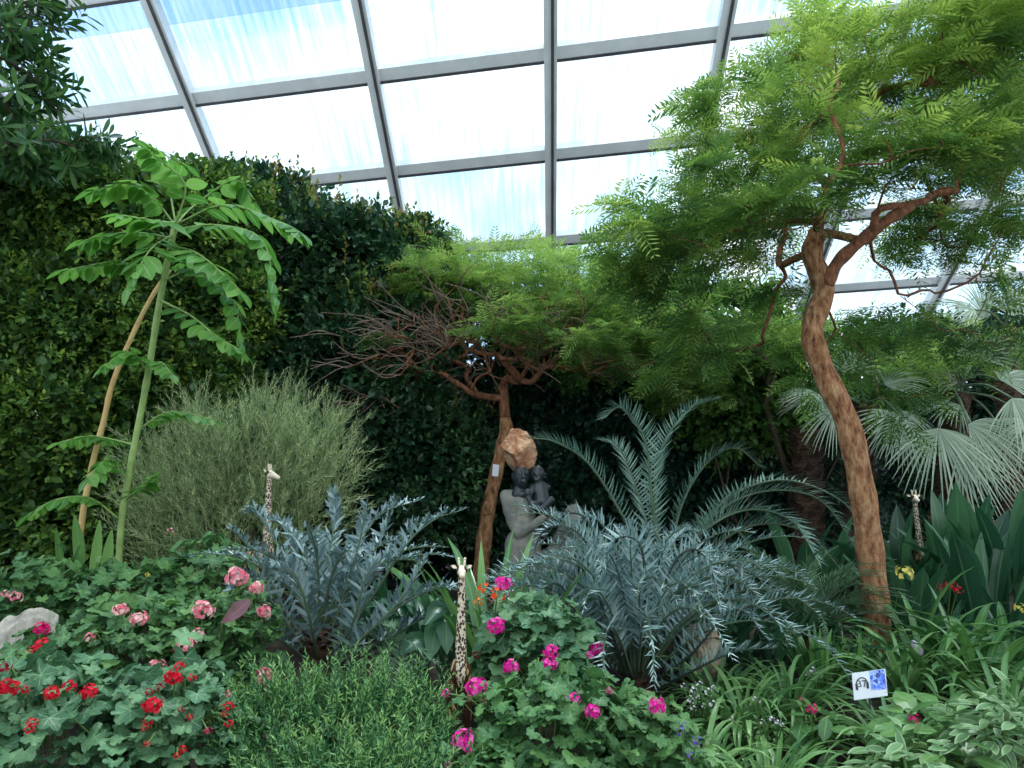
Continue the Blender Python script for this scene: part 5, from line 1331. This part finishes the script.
def text(s, u, v, size, parent):
    cu = bpy.data.curves.new('lettering', 'FONT'); cu.body = s; cu.size = size; cu.align_x = 'CENTER'; cu.align_y = 'CENTER'; cu.extrude = .0004
    o = bpy.data.objects.new('lettering', cu); cu.materials.append(M['signink'])
    dg = bpy.context.evaluated_depsgraph_get(); COL.objects.link(o); dg.update()
    me = bpy.data.meshes.new_from_object(o.evaluated_get(dg)); bpy.data.objects.remove(o)
    if not me.materials: me.materials.append(M['signink'])
    o = bpy.data.objects.new('lettering', me); COL.objects.link(o); o.parent = parent
    mw = Matrix(((ex[0], ey[0], ez[0]), (ex[1], ey[1], ez[1]), (ex[2], ey[2], ez[2]))).to_4x4(); mw.translation = Vector(SG(u, v, .0058)) - Vector(ORG[parent.name]); o.matrix_local = mw
text('37', .27, .54, .04, pan)
g = G(); p0 = SG(.5, .5, -.006); g.tube([p0, np.array([p0[0], p0[1] + .02, float(gz(p0[0], p0[1])) - .02])], .005, 6); g.build('stake', M['beamdark'], t)
q = P(860, 645, 4.5); t = thing('plant_tag', [q[0], q[1], float(gz(q[0], q[1]))], 'small blank white tag by the trunk foot, above the headphone sign', 'tag')
flat('plate', M['signwhite'], t, (P(854, 648, 4.5), P(867, 647.5, 4.5), P(867, 643, 4.52), P(854, 643.5, 4.52)), .003)
g = G(); g.tube([q + [0, .01, -.005], [q[0], q[1] + .01, float(gz(q[0], q[1])) - .02]], .003, 6); g.build('stake', M['beamdark'], t)
t = thing('tree_tag', P(495, 472, 6.88), 'white name tag fixed on the central tree trunk left of the sculpture', 'tag')
flat('plate', M['signwhite'], t, (P(492, 476, 6.87), P(498, 476.5, 6.87), P(499.5, 465, 6.87), P(493, 464, 6.87)), .004)

# ---------------------------------------------------------------- light
w = bpy.data.worlds.new('sky'); SC.world = w; w.use_nodes = True
nt = w.node_tree; nt.nodes.clear()
o_ = nt.nodes.new('ShaderNodeOutputWorld'); bg = nt.nodes.new('ShaderNodeBackground')
tc = nt.nodes.new('ShaderNodeTexCoord'); nz = nt.nodes.new('ShaderNodeTexNoise'); nz.inputs['Scale'].default_value = 2.6; nz.inputs['Detail'].default_value = 4
nt.links.new(tc.outputs['Generated'], nz.inputs['Vector'])
cr = ramp(nt, nz.outputs[0], [(.40, (168, 208, 244)), (.50, (220, 240, 252)), (.58, (255, 255, 255))])
nt.links.new(cr.outputs[0], bg.inputs[0]); bg.inputs[1].default_value = 1.35
nt.links.new(bg.outputs[0], o_.inputs[0])
s = bpy.data.lights.new('sun', 'SUN'); s.energy = 3.0; s.angle = math.radians(8); s.color = (1, .96, .88)
so = bpy.data.objects.new('sun', s); COL.objects.link(so); so.location = (3, -3, 12)
so.rotation_euler = Vector((-.22, -.22, -1.1)).to_track_quat('-Z', 'Y').to_euler()

cy = SC.cycles
cy.max_bounces = 7; cy.diffuse_bounces = 3; cy.glossy_bounces = 2; cy.transmission_bounces = 3; cy.transparent_max_bounces = 12
vs = SC.view_settings; SC.display_settings.display_device = 'sRGB'
vs.view_transform = 'Standard'; vs.look = 'None'; vs.exposure = 0.5; vs.gamma = 1; vs.use_curve_mapping = False
